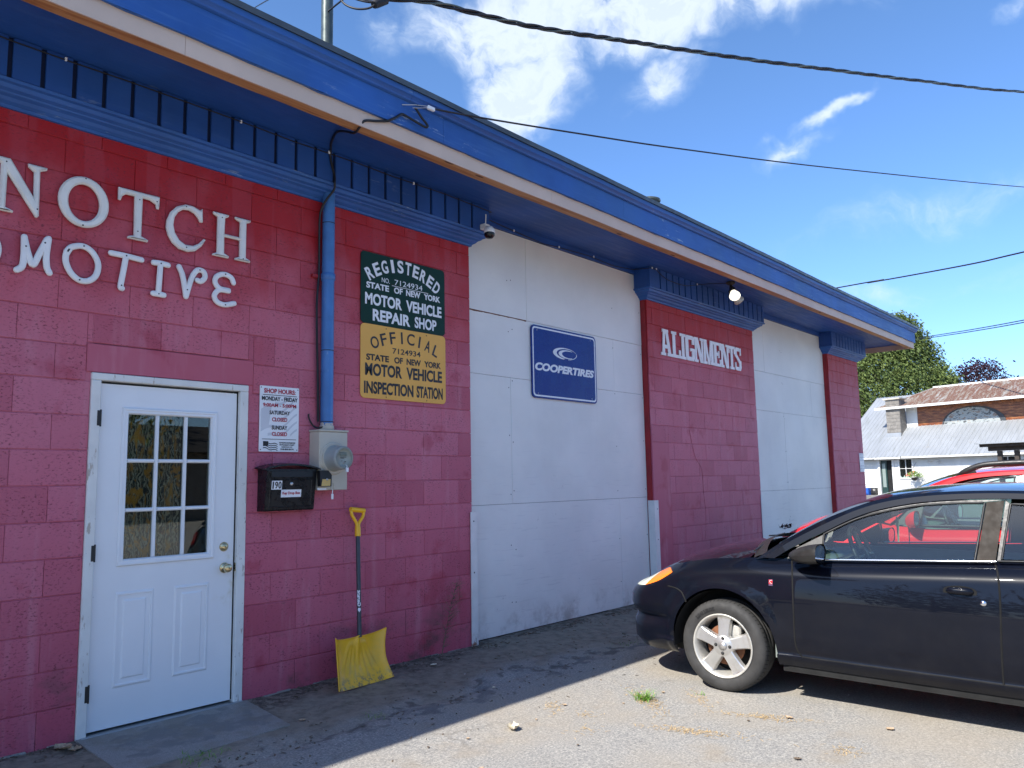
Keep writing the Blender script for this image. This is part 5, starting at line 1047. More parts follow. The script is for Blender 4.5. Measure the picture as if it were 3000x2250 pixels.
    for s in (1, -1):
        for bx in P['seats']:
            m = MB(); m.grid([[(bx + a, s * .37 + w, z - .02 * (w / .25) ** 2) for w in (-.24, -.12, 0, .12, .24)] for a, z in ((.30, .42), (.26, .48), (.0, .47), (-.18, .44), (-.24, .55), (-.32, .85), (-.36, .98), (-.40, 1.0), (-.44, .95), (-.36, .5), (-.3, .3))]); m.cbox(bx - .45, bx - .37, s * .37 - .12, s * .37 + .12, 1.02, 1.17, .03); m.obj('seat', MT['seat'], T)
    m = MB().cbox(P['rvm'][0] - .015, P['rvm'][0] + .012, -.12, .12, P['rvm'][1] - .03, P['rvm'][1] + .03, .01).tube([(P['rvm'][0] + .01, 0, P['rvm'][1] + .02), (P['rvm'][0] + .08, 0, P['rvm'][1] + .06)], .01, 6); m.obj('rear_view_mirror', MT['trim'], T)
    # door mirrors
    mx_, mz, ml, mw, mh = P['mirror']; y0 = ys(mz) + .01
    def fm(m):
        rows = []
        for u, k in ((1, .06), (.93, .34), (.8, .58), (.6, .80), (.35, .95), (.12, 1.0), (0, .98)):
            xx = mx_ + ml * u; yc = y0 + .035 + mw * .5 * (.40 + .6 * (1 - u)); rows.append([(xx, yc + mw * .5 * k * (abs(cos(t_)) ** .7 * math.copysign(1, cos(t_))), mz + (1 - u) * .012 - u * .018 + mh * .5 * k * (abs(sin(t_)) ** .75 * math.copysign(1, sin(t_)))) for t_ in [2 * pi * q / 20 for q in range(21)]])
        m.grid(rows); m.tube([(mx_ + ml * .45, y0 - .02, mz - mh * .25), (mx_ + ml * .4, y0 + .08, mz - mh * .2)], .035, 8)
    mir(fm, 'door_mirror', MT['trim'] if P.get('mirror_black', True) else pm)
    def fg(m):
        yc = y0 + .035 + mw * .5; m.add([(mx_ + .004, yc + mw * .46 * cos(t_), mz + .012 + mh * .44 * sin(t_)) for t_ in [2 * pi * q / 16 for q in range(16)]], [tuple(range(16))])
    mir(fg, 'mirror_glass', MT['chrome'])
    # wheels
    def wheel(ax_, s):
        c = Vector((ax_, 0, RW)); yo = W - .012; hw = .205; rr = P['rim']
        m = MB(); prof = [(rr - .004, 0), (rr + .008, .006), (rr + .03, .013), (RW * .86, .014), (RW * .94, .006), (RW * .985, -.014), (RW, -.030), (RW, -.055), (RW - .006, -.057), (RW - .006, -.063), (RW, -.065), (RW, -.098), (RW - .006, -.1), (RW - .006, -.106), (RW, -.108), (RW, -.150), (RW * .985, -.18), (RW * .93, -.20), (rr, -.205)]
        m.lathe([(r, s * (yo + h)) for r, h in prof], c, (0, 1, 0), 56); tyre = m.obj('tyre', MT['rubber'], T, fix=True)
        m = MB()
        for k in range(64):
            a = 2 * pi * k / 64; d = Vector((cos(a), 0, sin(a))); tg = Vector((-sin(a), 0, cos(a))); A = [c + d * r + Vector((0, s * (yo + h), 0)) + tg * w for r, h, w in ((RW * .975 + .001, -.007, -.004), (RW + .001, -.030, -.002), (RW + .001, -.054, .004))]; B = [p + tg * .0045 for p in A]; m.ladder(A, B)
        m.obj('tread_grooves', MT['gap'], tyre)
        m = MB(); V, F = text_mb(P['tyretext'], .02)
        for u, v, w in V: a = pi / 2 + s * (.35 - u * .62) - .55 * s; r = RW * .80 + v * RW * .075 - .006; m.v.append(tuple(c + Vector((cos(a) * r, s * (yo + .0148 + w * .0008), sin(a) * r))))
        m.f += F; m.sm += [False] * len(F); m.obj('tyre_lettering', MT['seal'], tyre)
        m = MB().lathe([(r, s * (yo + h)) for r, h in ((rr - .002, .0), (rr + .003, .008), (rr - .004, .010), (rr - .010, .004), (rr - .018, -.010), (rr - .024, -.030), (rr - .028, -.07), (rr - .03, -.15))], c, (0, 1, 0), 48); rim = m.obj('rim', MT['alloy2'], T, fix=True)
        yf = yo - .004
        for k in range(5):
            a = pi / 2 + .05 + k * 2 * pi / 5; d = Vector((cos(a), 0, sin(a))); tg = Vector((-sin(a), 0, cos(a))); m = MB(); rows = []
            for r, w_, dy in ((.030, .030, .004), (.062, .036, .004), (.10, .037, .001), (.15, .041, -.002), (rr - .03, .048, -.003), (rr - .012, .056, .002)):
                P_ = c + d * r; rows.append([P_ + tg * (w_ + .008) * -1 + Vector((0, s * (yf - .034), 0)), P_ - tg * w_ + Vector((0, s * (yf + dy - .004), 0)), P_ - tg * (w_ - .006) + Vector((0, s * (yf + dy), 0)), P_ + tg * (w_ - .006) + Vector((0, s * (yf + dy), 0)), P_ + tg * w_ + Vector((0, s * (yf + dy - .004), 0)), P_ + tg * (w_ + .008) + Vector((0, s * (yf - .034), 0))])
            m.grid(rows, smooth=False).obj('spoke', MT['alloy'], rim, fix=True)
        m = MB().lathe([(0, s * (yf + .005)), (.030, s * (yf + .0052)), (.031, s * (yf + .0075)), (.0, s * (yf + .0085))], c, (0, 1, 0), 24).lathe([(0, s * (yf + .0045)), (.066, s * (yf + .0048)), (.074, s * (yf - .004)), (.08, s * (yf - .03))], c, (0, 1, 0), 30); m.obj('wheel_centre', MT['alloy'], rim, fix=True)
        for k in range(4):
            a = pi / 2 + k * pi / 2 + .05; q = c + Vector((cos(a) * .050, 0, sin(a) * .050)); MB().lathe([(0, s * (yf + .0056)), (.0118, s * (yf + .0056))], q, (0, 1, 0), 12).lathe([(0, s * (yf + .012)), (.006, s * (yf + .011)), (.0075, s * (yf + .006))], q, (0, 1, 0), 8).obj('lug_nut', MT['gap'] if False else MT['screw'], rim, fix=True)
        MB().lathe([(0, s * (yf - .052)), (.135, s * (yf - .052)), (.135, s * (yf - .06))], c, (0, 1, 0), 30).obj('brake_disc', MT['rust'], T, fix=True); MB().cbox(ax_ - .11, ax_ - .03, min(s * (yf - .045), s * (yf - .10)), max(s * (yf - .045), s * (yf - .10)), RW + .05, RW + .14, .01).obj('brake_caliper', MT['alloy2'], T)
        MB().lathe([(0, s * (yf - .12)), (rr, s * (yf - .12))], c, (0, 1, 0), 30).obj('backing_plate', MT['liner'], T)
    for a in AX:
        for s in (1, -1): wheel(a, s)
    return T, onbody, ys, mir, parts
def cat_xy(L): return [(p.x, p.z) for p in (cat_rom([(a, 0, b) for a, b in L], 6) if len(L) > 2 else [Vector((lerp(L[0][0], L[1][0], i / 12), 0, lerp(L[0][1], L[1][1], i / 12))) for i in range(13)])]

PB = dict(wsb=.11, wsz=.0, paint=MT['black_paint'], W=.862, axles=(0., -2.62), rw=.305, ra=.378, cz=.305, rim=.212, sill=.232, lip=.20, pitch=.02,
    plan=[(.905, 0), (.900, .25), (.878, .46), (.83, .60), (.755, .70), (.65, .775), (.50, .822), (.32, .848), (.1, .860), (-.5, .866), (-1.2, .868), (-2.0, .864), (-2.6, .852), (-3.0, .835), (-3.3, .79), (-3.55, .70), (-3.7, .5), (-3.765, .25), (-3.77, 0)],
    cuts=[-.475, -1.640, -2.25], seam=(.28, .645),
    side=[(.16, .13), (.232, .055), (.285, .016), (.298, .014), (.303, .030), (.33, .020), (.42, .004), (.52, .0), (.66, .0), (.74, .008), (.82, .022), (.90, .036), (1.05, .06)],
    nose=[(.16, .10), (.215, .055), (.26, .018), (.36, .012), (.385, .016), (.41, .030), (.445, .034), (.46, .004), (.51, -.010), (.58, -.006), (.63, .004), (.68, .022), (.74, .05), (.80, .08), (1.05, .12)],
    ztop=[(-3.77, .93), (-3.4, .985), (-2.6, 1.0), (-1.64, .965), (-.7, .918), (-.45, .908), (-.2, .903), (.1, .878), (.3, .845), (.45, .808), (.6, .758), (.75, .702), (.91, .672)],
    hood_end=-.22, hcrown=[(-.22, .088), (.2, .082), (.5, .07), (.75, .045), (.91, .0)], deck_start=-2.9,
    gy=.782, gz=.92, gt=.335,
    rail=[(-.22, .895), (-.42, 1.035), (-.645, 1.165), (-.86, 1.262), (-1.05, 1.322), (-1.35, 1.362), (-1.72, 1.375), (-2.1, 1.358), (-2.45, 1.28), (-2.85, 1.12), (-3.1, 1.01)],
    drip=[(-.36, .912), (-.47, .985), (-.665, 1.092), (-.90, 1.212), (-1.14, 1.280), (-1.395, 1.315), (-1.72, 1.328), (-2.0, 1.312), (-2.3, 1.24), (-2.6, 1.13), (-2.95, 1.0)],
    ws_top=-1.06, rw_top=-2.35,
    windows=[([(-.672, 1.082), (-.90, 1.196), (-1.18, 1.268), (-1.40, 1.294), (-1.592, 1.302)], ((-.668, .925), (-1.535, .968)), 'front_window', 0), ([(-1.722, 1.298), (-1.95, 1.285), (-2.2, 1.225), (-2.42, 1.14)], ((-1.672, .985), (-2.5, 1.02)), 'quarter_window', 0)],
    side_plates=[([(-.44, .915), (-.66, .922), (-.664, 1.076), (-.50, .985)], 'trim', 'mirror_sail'), ([(-1.545, .972), (-1.600, 1.306), (-1.690, 1.316), (-1.640, .972)], 'pillar', 'pillar_trim'),
                 ([(-1.648, .975), (-1.698, 1.318), (-1.716, 1.302), (-1.666, .98)], 'trim', 'pillar_edge'), ([(-2.51, 1.02), (-2.43, 1.15), (-2.75, 1.07), (-2.9, 1.01)], 'paintx', 'rear_pillar'), ([(-.674, 1.090), (-.90, 1.204), (-1.18, 1.276), (-1.40, 1.301), (-1.595, 1.309), (-1.70, 1.322), (-1.395, 1.314), (-1.14, 1.278), (-.90, 1.213), (-.67, 1.095)][::-1], 'trim', 'window_frame')],
    lines=[((-.665, .922), (-1.645, .972), 'chrome', 'belt_moulding', .0065), ((-1.655, .975), (-2.52, 1.015), 'seal', 'belt_moulding', .006)],
    gaps=[[(-.462, .905), (-.492, .82), (-.500, .60), (-.500, .40), (-.512, .34), (-.535, .300)], [(-1.632, .965), (-1.655, .90), (-1.662, .75), (-1.655, .5), (-1.650, .300)], [(-.535, .3005), (-1.0, .3005), (-1.65, .3005), (-2.2, .3005)], [(.415, .668), (.345, .660), (.29, .632), (.262, .59), (.258, .575)], [(-2.26, 1.0), (-2.28, .8), (-2.20, .55), (-2.12, .3)]],
    dash=-.62, seats=[-1.45], rvm=(-.93, 1.20), mirror=(-.705, .960, .225, .22, .125), tyretext='DOUBLE EAGLE')
hd = radians(-3); fwd = Vector((sin(hd), cos(hd), 0)); left = Vector((-cos(hd), sin(hd), 0))
O_ = Vector((3.232, -2.283, -.048)) - left * .860
T, onb, ys, mir, parts = make_car(PB, 'black_coupe', 'glossy black two door coupe parked nose in to the big white bay', tuple(O_), math.atan2(fwd.y, fwd.x))
# lamp, badge, handle, lock, cowl and wipers
def patch(mt, nm, top, bot, off=.004, k=10, parent=T, th=.006):
    def f(m):
        A = cat_xy(top); B = cat_xy(bot); nn = min(len(A), len(B)); A = [A[round(i * (len(A) - 1) / (nn - 1))] for i in range(nn)]; B = [B[round(i * (len(B) - 1) / (nn - 1))] for i in range(nn)]
        rows = [[onb(lerp(a[0], b[0], q), lerp(a[1], b[1], q), off + .004 * sin(pi * q)) for q in [j / k for j in range(k + 1)]] for a, b in zip(A, B)]; m.grid(rows)
        L = [r[0] for r in rows] + rows[-1][1:] + [r[-1] for r in rows[::-1]][1:] + rows[0][::-1][1:]; m.ladder(L, [p - Vector((0, th, 0)) for p in L])
    mir(f, nm, mt)
patch(MT['amber'], 'turn_signal', [(.405, .766), (.49, .785), (.585, .752)], [(.405, .762), (.52, .694), (.642, .652)], .003)
patch(MT['lens'], 'headlight', [(.5875, .7515), (.66, .722), (.78, .684)], [(.6445, .6515), (.72, .640), (.83, .630)], .002)
patch(MT['tail'], 'tail_light', [(-3.30, .90), (-3.45, .91), (-3.55, .90)], [(-3.30, .74), (-3.45, .73), (-3.55, .74)], .003)
def f(m):
    c = onb(-1.462, .800, .0); rows = []
    for i in range(13):
        u = -1 + i / 6; rows.append([Vector((c.x + u * .074, c.y + .004 + .026 * (1 - u ** 4) * cos(q * pi / 2) ** .8, c.z + .022 * (1 - abs(u) ** 4) ** .5 * sin(q * pi / 2))) for q in [-1 + j / 4 for j in range(9)]])
    m.grid(rows)
mir(f, 'door_handle', MT['black_paint'], lambda s: parts[('front_door', s)])
def f(m): c = onb(-1.462, .800, .0015); m.add([(c.x + .088 * cos(t_), c.y - .0 + .0015, c.z - .004 + .034 * (abs(sin(t_)) ** .8) * math.copysign(1, sin(t_))) for t_ in [2 * pi * q / 24 for q in range(24)]], [tuple(range(24))])
mir(f, 'handle_recess', MT['gap'], lambda s: parts[('front_door', s)])
def f(m): c = onb(-1.578, .742, .001); m.lathe([(0, .006), (.010, .006), (.0125, .003), (.016, 0)], c, (0, 1, 0), 18)
mir(f, 'door_lock', MT['chrome'], lambda s: parts[('front_door', s)])
def f(m): m.add([onb(x, z, .004) for x, z in ((-.339, .778), (-.366, .778), (-.366, .738), (-.339, .738))], [(0, 1, 2, 3)])
mir(f, 'fender_badge', MT['chrome'])
def f(m): m.add([onb(x, z, .0052) for x, z in ((-.341, .776), (-.364, .776), (-.364, .749), (-.341, .749))], [(0, 1, 2, 3)])
mir(f, 'badge_field', plain('badge_red', (.55, .02, .02), .2, 0, 0))
m = MB().tube(cat_rom([onb(-.362, .752, .007), onb(-.352, .758, .007), onb(-.346, .767, .007), onb(-.352, .772, .007), onb(-.362, .774, .007)], 4), .0012, 5).obj('badge_emblem', MT['white'], T)
m = MB().grid([[(-.20 - a + .13 * (1 - (y / .74) ** 2), y, .905 + .085 * (1 - (y / .74) ** 2) + b) for y in [-.74 + .148 * k for k in range(11)]] for a, b in ((0, -.004), (.03, .012), (.09, .03))]).obj('cowl', MT['trim'], T)
for y0_, y1_ in ((.66, .15), (.10, -.42)): MB().tube([(-.20 + .13 * (1 - (y0_ / .74) ** 2), y0_, .925 + .08 * (1 - (y0_ / .74) ** 2)), (-.27 + .13 * (1 - (y1_ / .74) ** 2), y1_, .955 + .06 * (1 - (y1_ / .74) ** 2)), (-.30 + .13 * (1 - (y1_ / .74) ** 2), y1_ - .1, .965 + .06 * (1 - (y1_ / .74) ** 2))], .006, 6).obj('wiper', MT['trim'], T)
m = MB().prism([(-.028, 0), (.028, 0), (.03, -.06), (.012, -.17), (-.012, -.17), (-.026, -.06)], lambda a, b: (-.955 - a * .5, -.01 + a, 1.165 + b), lambda a, b: (-.958 - a * .5, -.008 + a, 1.165 + b)).tube([(-.93, 0, 1.19), (-.955, -.01, 1.165)], .002, 4).obj('air_freshener', plain('pale_green_card', (.55, .72, .50), .6, 0, .1, 60), T)

PR = dict(wsb=.20, wsz=.05, paint=MT['red_paint'], W=.88, axles=(0., -2.60), rw=.32, ra=.395, cz=.32, rim=.205, sill=.25, lip=.22, pitch=.02,
    plan=[(.84, 0), (.832, .25), (.81, .45), (.76, .62), (.68, .73), (.58, .80), (.45, .845), (.3, .868), (.1, .878), (-.5, .884), (-1.2, .886), (-2.0, .882), (-2.6, .872), (-3.0, .855), (-3.2, .82), (-3.36, .74), (-3.44, .5), (-3.46, .25), (-3.46, 0)],
    cuts=[-.50, -1.50, -2.35], seam=(.3, .66),
    side=PB['side'], nose=[(.16, .08), (.26, .02), (.45, .01), (.6, .0), (.68, .01), (.75, .04), (.85, .09), (1.05, .12)],
    ztop=[(-3.46, .98), (-3.0, 1.0), (-1.5, .93), (-.7, .89), (-.2, .93), (.1, .90), (.3, .875), (.5, .82), (.7, .755), (.84, .70)],
    hood_end=-.2, hcrown=[(-.2, .10), (.3, .09), (.6, .07), (.84, .02)], deck_start=-3.2,
    gy=.80, gz=.92, gt=.26,
    rail=[(-.15, .96), (-.35, 1.12), (-.55, 1.255), (-.75, 1.36), (-.95, 1.432), (-1.25, 1.478), (-1.7, 1.498), (-2.3, 1.492), (-2.8, 1.46), (-3.1, 1.30), (-3.30, 1.05)],
    drip=[(-.32, .93), (-.46, 1.06), (-.62, 1.185), (-.80, 1.30), (-1.0, 1.385), (-1.28, 1.432), (-1.7, 1.452), (-2.3, 1.445), (-2.75, 1.41), (-3.0, 1.27), (-3.2, 1.03)],
    ws_top=-1.0, rw_top=-2.9,
    windows=[([(-.66, 1.165), (-.80, 1.262), (-.98, 1.345), (-1.22, 1.405), (-1.455, 1.425)], ((-.60, .93), (-1.43, .95)), 'front_window', 0), ([(-1.58, 1.428), (-1.9, 1.435), (-2.3, 1.42), (-2.42, 1.38)], ((-1.56, .955), (-2.40, .99)), 'rear_side_window', 0), ([(-2.52, 1.40), (-2.7, 1.37), (-2.9, 1.27), (-2.98, 1.17)], ((-2.50, 1.03), (-3.05, 1.07)), 'quarter_window', 0)],
    side_plates=[([(-.36, .925), (-.595, .925), (-.65, 1.17), (-.48, 1.06)], 'trim', 'mirror_sail'), ([(-1.44, .95), (-1.47, 1.43), (-1.57, 1.435), (-1.55, .955)], 'steel', 'door_pillar'), ([(-2.41, .99), (-2.44, 1.38), (-2.51, 1.40), (-2.49, 1.03)], 'trim', 'rear_pillar')],
    lines=[((-.60, .925), (-1.5, .945), 'seal', 'belt_moulding', .012), ((-1.55, .95), (-2.42, .985), 'seal', 'belt_moulding', .012)],
    gaps=[[(-.49, .905), (-.52, .8), (-.52, .5), (-.53, .30)], [(-1.50, .93), (-1.51, .8), (-1.51, .5), (-1.50, .30)], [(-2.36, .95), (-2.38, .8), (-2.25, .55), (-2.18, .32)]],
    dash=-.62, seats=[-1.35, -2.3], rvm=(-.85, 1.25), mirror=(-.62, .985, .13, .23, .17), mirror_black=False, tyretext='RADIAL', rin=.03)
SHX = -.28
def shx(v):
    if isinstance(v, tuple) and len(v) == 2 and all(isinstance(q, (int, float)) for q in v): return (v[0] + SHX, v[1])
    if isinstance(v, (list, tuple)): return type(v)(shx(q) for q in v)
    return v
for k_ in ('rail', 'drip', 'windows', 'side_plates', 'lines', 'gaps', 'rvm'): PR[k_] = shx(PR[k_])
for k_ in ('ws_top', 'rw_top', 'dash', 'hood_end', 'deck_start'): PR[k_] += SHX
PR['cuts'] = [c + SHX for c in PR['cuts']]; PR['seats'] = [c + SHX for c in PR['seats']]; PR['mirror'] = (PR['mirror'][0] + SHX, *PR['mirror'][1:]); PR['axles'] = (0., -2.75)
PR['plan'] = [(x + (SHX if x < -1.5 else 0), y) for x, y in PR['plan']]; PR['ztop'] = [(x + (SHX if x < 0 else 0), z) for x, z in PR['ztop']]; PR['hcrown'] = [(-.48, .10), (.3, .09), (.6, .07), (.84, .02)]
T2, onb, ys, mir, parts = make_car(PR, 'red_wagon', 'red wagon with black roof rails parked behind the black coupe', (7.88, -1.70, -.034), radians(90))
def f(m):
    L = cat_rom([(a + SHX, b, c) for a, b, c in [(-.93, .60, 1.435), (-1.02, .62, 1.478), (-1.16, .625, 1.535), (-1.35, .628, 1.556), (-1.7, .63, 1.566), (-2.4, .63, 1.56), (-2.8, .63, 1.535), (-2.95, .625, 1.49)]], 8); k = len(L); m.tube(L, [.010 + .020 * sstep(i, 0, 10) for i in range(k)], 10, flat=1.0)
    m.grid([[p, Vector((p.x - .02, p.y, min(p.z, 1.50) - .04))] for p in L[:14]]); m.grid([[p + Vector((0, .014, 0)), Vector((p.x - .02, p.y + .014, min(p.z, 1.50) - .04))] for p in L[:14]])
mir(f, 'roof_rack_rail', MT['trim'])
m = MB()
for i in range(26): a = Vector((.76 - random.uniform(0, .14), .42 + random.uniform(-.1, .1), .80 + random.uniform(0, .02))); b = a + Vector((random.uniform(-.06, .04), random.uniform(-.06, .06), random.uniform(.0, .06))); c_ = a + Vector((random.uniform(-.05, .05), random.uniform(-.05, .05), random.uniform(-.01, .04))); m.add([a, b, c_], [(0, 1, 2)])
m.obj('torn_hood_liner', MT['trim'], T2)

# ------------------------------------------------------------------ barn-like white house far right
t = NT('galvanised_roof'); c = t.vary((.34, .355, .37), .08, .7); w_ = t.noise(1., 5, .6, t.map((.5, 5, 1))); c = t.mix(t.rng(w_, .50, .70, 0, .55), c, (.24, .25, .24)); c = t.mix(t.rng(t.noise(1.3, 5, .65), .6, .75, 0, .4), c, (.30, .25, .19)); MT['tin'] = t.done(c, .45, .35)
t = NT('rusty_roof'); w_ = t.noise(1., 6, .65, t.map((.55, 4.5, .8)), .4); c = t.ramp(w_, [(.32, (.34, .33, .31)), (.43, (.24, .19, .15)), (.53, (.16, .07, .042)), (.62, (.24, .19, .16)), (.74, (.36, .355, .34))]); MT['rusty'] = t.done(c, .6, .2)
MT['clap'] = plain('white_clapboard', (.56, .56, .54), .6, 0, .08, 2); MT['trimw'] = plain('white_trim', (.62, .62, .60), .5, 0, .04)
t = NT('varnished_boards'); w_ = t.noise(1., 5, .6, t.map((.9, 2.5, 9))); c = t.ramp(w_, [(.3, (.10, .028, .010)), (.5, (.20, .06, .018)), (.68, (.34, .13, .04))]); MT['boards'] = t.done(c, .35)
t = NT('weathered_mural'); w_ = t.noise(1., 6, .7, t.map((1.6, 3.2, 7))); c = t.ramp(w_, [(.40, (.06, .06, .06)), (.47, (.30, .33, .33)), (.55, (.34, .36, .34)), (.62, (.18, .09, .05)), (.74, (.45, .45, .43))]); MT['mural'] = t.done(c, .7)
MT['cinder'] = plain('grey_chimney_block', (.19, .175, .155), .9, 0, .2, 5); MT['mortar'] = plain('chimney_mortar', (.26, .25, .23), .9, 0, .1)
MT['greendoor'] = plain('dark_green_door', (.012, .035, .03), .4, 0, .1); MT['crate'] = plain('blue_crate_plastic', (.02, .10, .42), .4, 0, .1)
al = radians(13.8); BX = Vector((-sin(al), -cos(al), 0)); BP = Vector((45.10, 8.73, 0)); rz = math.atan2(BX.y, BX.x)
barn = thing('white_house', 'low white clapboard house with grey tin roof and rusty upper roof', 'house', tuple(BP), rz); GB = .17
def lap(mb, x0, x1, z0, z1, y, h=.115):
    z = z0
    while z < z1 - .01: b = min(z + h, z1); mb.add([(x0, y - .022, z), (x1, y - .022, z), (x1, y - .006, b), (x0, y - .006, b)], [(0, 1, 2, 3)]); mb.add([(x0, y - .022, z), (x1, y - .022, z), (x1, y - .004, z), (x0, y - .004, z)], [(3, 2, 1, 0)]); z = b
w = MB(); w.box(-2.9, -.30, 0, .2, GB, 2.45).box(.47, 9.5, 0, .2, GB, 1.19).box(.47, .87, 0, .2, 1.19, 2.45).box(1.58, 9.5, 0, .2, 1.19, 2.45).box(-.3, .47, 0, .2, 2.18, 2.45).box(.87, 1.58, 0, .2, 2.2, 2.45).box(-2.9, -2.7, .2, 9, GB, 2.45).box(9.3, 9.5, .2, 9, GB, 2.45)
wall_o = w.obj('wall', MT['clap'], barn)
m = MB(); lap(m, -2.9, -.40, GB, 2.3, 0); lap(m, .57, .80, GB, 2.3, 0); lap(m, .80, 1.65, GB, 1.12, 0); lap(m, 1.65, 9.5, GB, 2.3, 0); o = m.obj('clapboards', MT['clap'], wall_o); tag(o, kind='stuff')
def bpart(nm, mt, *boxes, parent=barn):
    m = MB()
    for b in boxes: m.box(*b)
    return m.obj(nm, MT[mt], parent)
bpart('door_frame', 'trimw', (-.40, -.28, -.04, .05, GB, 2.28), (.45, .57, -.04, .05, GB, 2.28), (-.279, .449, -.04, .05, 2.18, 2.28)); bpart('doorway', 'darkroom', (-.28, .45, .12, .14, GB, 2.2))
d_ = MB().box(-.24, .10, .06, .11, GB + .02, 2.17).obj('open_door', MT['greendoor'], barn); MB().box(-.17, .02, .052, .058, .7, 2.0).obj('door_glass', MT['lcd'], d_); MB().box(-.28, -.245, -.06, .20, GB + .02, 2.17).obj('screen_door', MT['trimw'], barn)
wf = bpart('window', 'trimw', (.80, .885, -.045, .05, 1.13, 2.27), (1.565, 1.65, -.045, .05, 1.13, 2.27), (.886, 1.564, -.045, .05, 2.19, 2.27), (.886, 1.564, -.055, .05, 1.13, 1.20), (1.212, 1.240, -.03, .02, 1.20, 2.19), (.886, 1.211, -.03, .02, 1.685, 1.71), (1.241, 1.564, -.03, .02, 1.685, 1.71))
for a, b in ((.887, 1.211), (1.241, 1.563)):
    for c_, d2 in ((1.201, 1.684), (1.711, 2.189)): MB().box(a, b, -.002, .002, c_, d2).obj('pane', MT['farglass'], wf)
bpart('window_dark', 'darkroom', (.87, 1.58, .03, .05, 1.15, 2.2)); m = MB()
for x in (.92, 1.08, 1.30, 1.50): m.add([(x - .08, .02, 1.20), (x + .08, .02, 1.20), (x + random.uniform(-.03, .03), .015, 1.20 + random.uniform(.08, .16))], [(0, 1, 2)])
m.obj('window_ornaments', MT['trimw'], wf)
bpart('window', 'trimw', (5.95, 6.75, -.04, .02, 1.3, 2.2)); bpart('window_dark', 'darkroom', (6.0, 6.35, -.06, -.041, 1.35, 2.15), (6.4, 6.7, -.06, -.041, 1.35, 2.15))
# lower roof: eave at y=-.45 rising back, standing ribs joined to one sheet
def slope(y): return 2.33 + .70 * (y + .45)
XL, XR, RY = -3.05, 9.8, 5.0
m = MB(); x = XL; cols = []
while x < XR: cols += [(x, 0), (x + .02, .028), (x + .04, .028), (x + .06, 0)]; x += .235
cols.append((XR, 0)); m.grid([[(x, y, slope(y) + h) for x, h in cols] for y in (-.45, 1, 2.4, 5.0)], smooth=False); lower = m.obj('roof', MT['tin'], barn)
m = MB(); m.grid([[(XL, y, slope(y) - .01) , (XR, y, slope(y) - .01)] for y in (-.42, 5.0)], smooth=False); m.grid([[(XL, 5.0, slope(5.0)), (XR, 5.0, slope(5.0))], [(XL, 9.5, 2.5), (XR, 9.5, 2.5)]], smooth=False); m.add([(XL + .1, 0, 2.4), (XL + .1, 9, 2.4), (XL + .1, 5, slope(5.0) - .05)], [(0, 1, 2)]); m.add([(XR - .1, 0, 2.4), (XR - .1, 9, 2.4), (XR - .1, 5, slope(5.0) - .05)], [(0, 1, 2)]); m.obj('roof_back', MT['tin'], barn)
bpart('eave_trim', 'trimw', (XL, 1.2, -.47, -.44, 2.235, 2.325), (1.25, XR, -.475, -.445, 2.245, 2.335)); bpart('gutter', 'trimw', (XL, -.3, -.56, -.48, 2.25, 2.31))
# dormer wall with dark boards and half round mural
dz0, dz1 = 3.98, 5.16; Yd = 2.0
bpart('dormer_wall', 'trimw', (.37, 1.0, Yd, Yd + .1, 3.6, dz1 + .1), (1.0, XR, Yd, Yd + .1, 3.6, dz0 - .0), (.37, .45, Yd + .1, 5.0, 3.6, 5.4))
z = dz0; 
while z < dz1:
    MB().cbox(1.001, XR, Yd + .03, Yd + .06, z + .002, min(z + .138, dz1 + .1), .004).obj('varnished_board', MT['boards'], barn); z += .14
bpart('sill_trim', 'trimw', (1.0, 3.2, Yd - .05, Yd + .02, dz0 - .16, dz0), (3.21, 4.6, Yd - .04, Yd + .02, dz0 - .13, dz0 + .01), (4.61, XR, Yd - .05, Yd + .02, dz0 - .15, dz0 + .015))
cx_ = 3.88; rx, rzz = 1.45, .90; P = [(cx_ + rx * cos(pi * i / 30), dz0 + .01 + rzz * sin(pi * i / 30)) for i in range(31)]; MB().prism(P, lambda a, b: (a, Yd + .012, b), lambda a, b: (a, Yd + .03, b)).obj('half_round_panel', MT['mural'], barn, fix=True)
m = MB(); A = [(cx_ + (rx + .02) * cos(pi * i / 30), Yd + .0, dz0 + (rzz + .02) * sin(pi * i / 30)) for i in range(31)]; B = [(cx_ + .06 + (rx + .22) * cos(pi * i / 30) if i < 14 else cx_ + (rx + .09) * cos(pi * i / 30), Yd + .0, dz0 + (rzz + .07) * sin(pi * i / 30)) for i in range(31)]; m.ladder(A, B); m.ladder(A, [(x, y + .03, z) for x, y, z in A]); m.ladder(B, [(x, y + .03, z) for x, y, z in B]); m.obj('arch_moulding', plain('charcoal_arch', (.045, .05, .055), .7, 0, .2, 4), barn)
# upper rusty roof
def up(y): return 5.17 + .33 * (y - 1.2)
m = MB(); x = -1.0; cols = []
while x < XR: cols += [(x, 0), (x + .02, .028), (x + .04, .028), (x + .06, 0)]; x += .27
cols.append((XR, 0)); m.grid([[(x + (1.6 * (1 - (x + 1.0) / (XR + 1.0)) * (y - 1.2) / 3.8 if True else 0), y, up(y) + h) for x, h in cols] for y in (1.2, 3, 5.0)], smooth=False); m.obj('upper_roof', MT['rusty'], barn)
bpart('upper_eave_trim', 'trimw', (-1.02, XR, 1.16, 1.19, 5.07, 5.20)); m = MB(); m.box(.5, XR, 4.97, 5.08, up(5) - .02, up(5) + .09); m.add([(-1.0, 1.19, 5.08), (.6, 5.0, up(5) - .05), (.6, 5.0, up(5) + .05), (-1.0, 1.19, 5.19)], [(0, 1, 2, 3)]); m.obj('ridge_trim', MT['trimw'], barn)
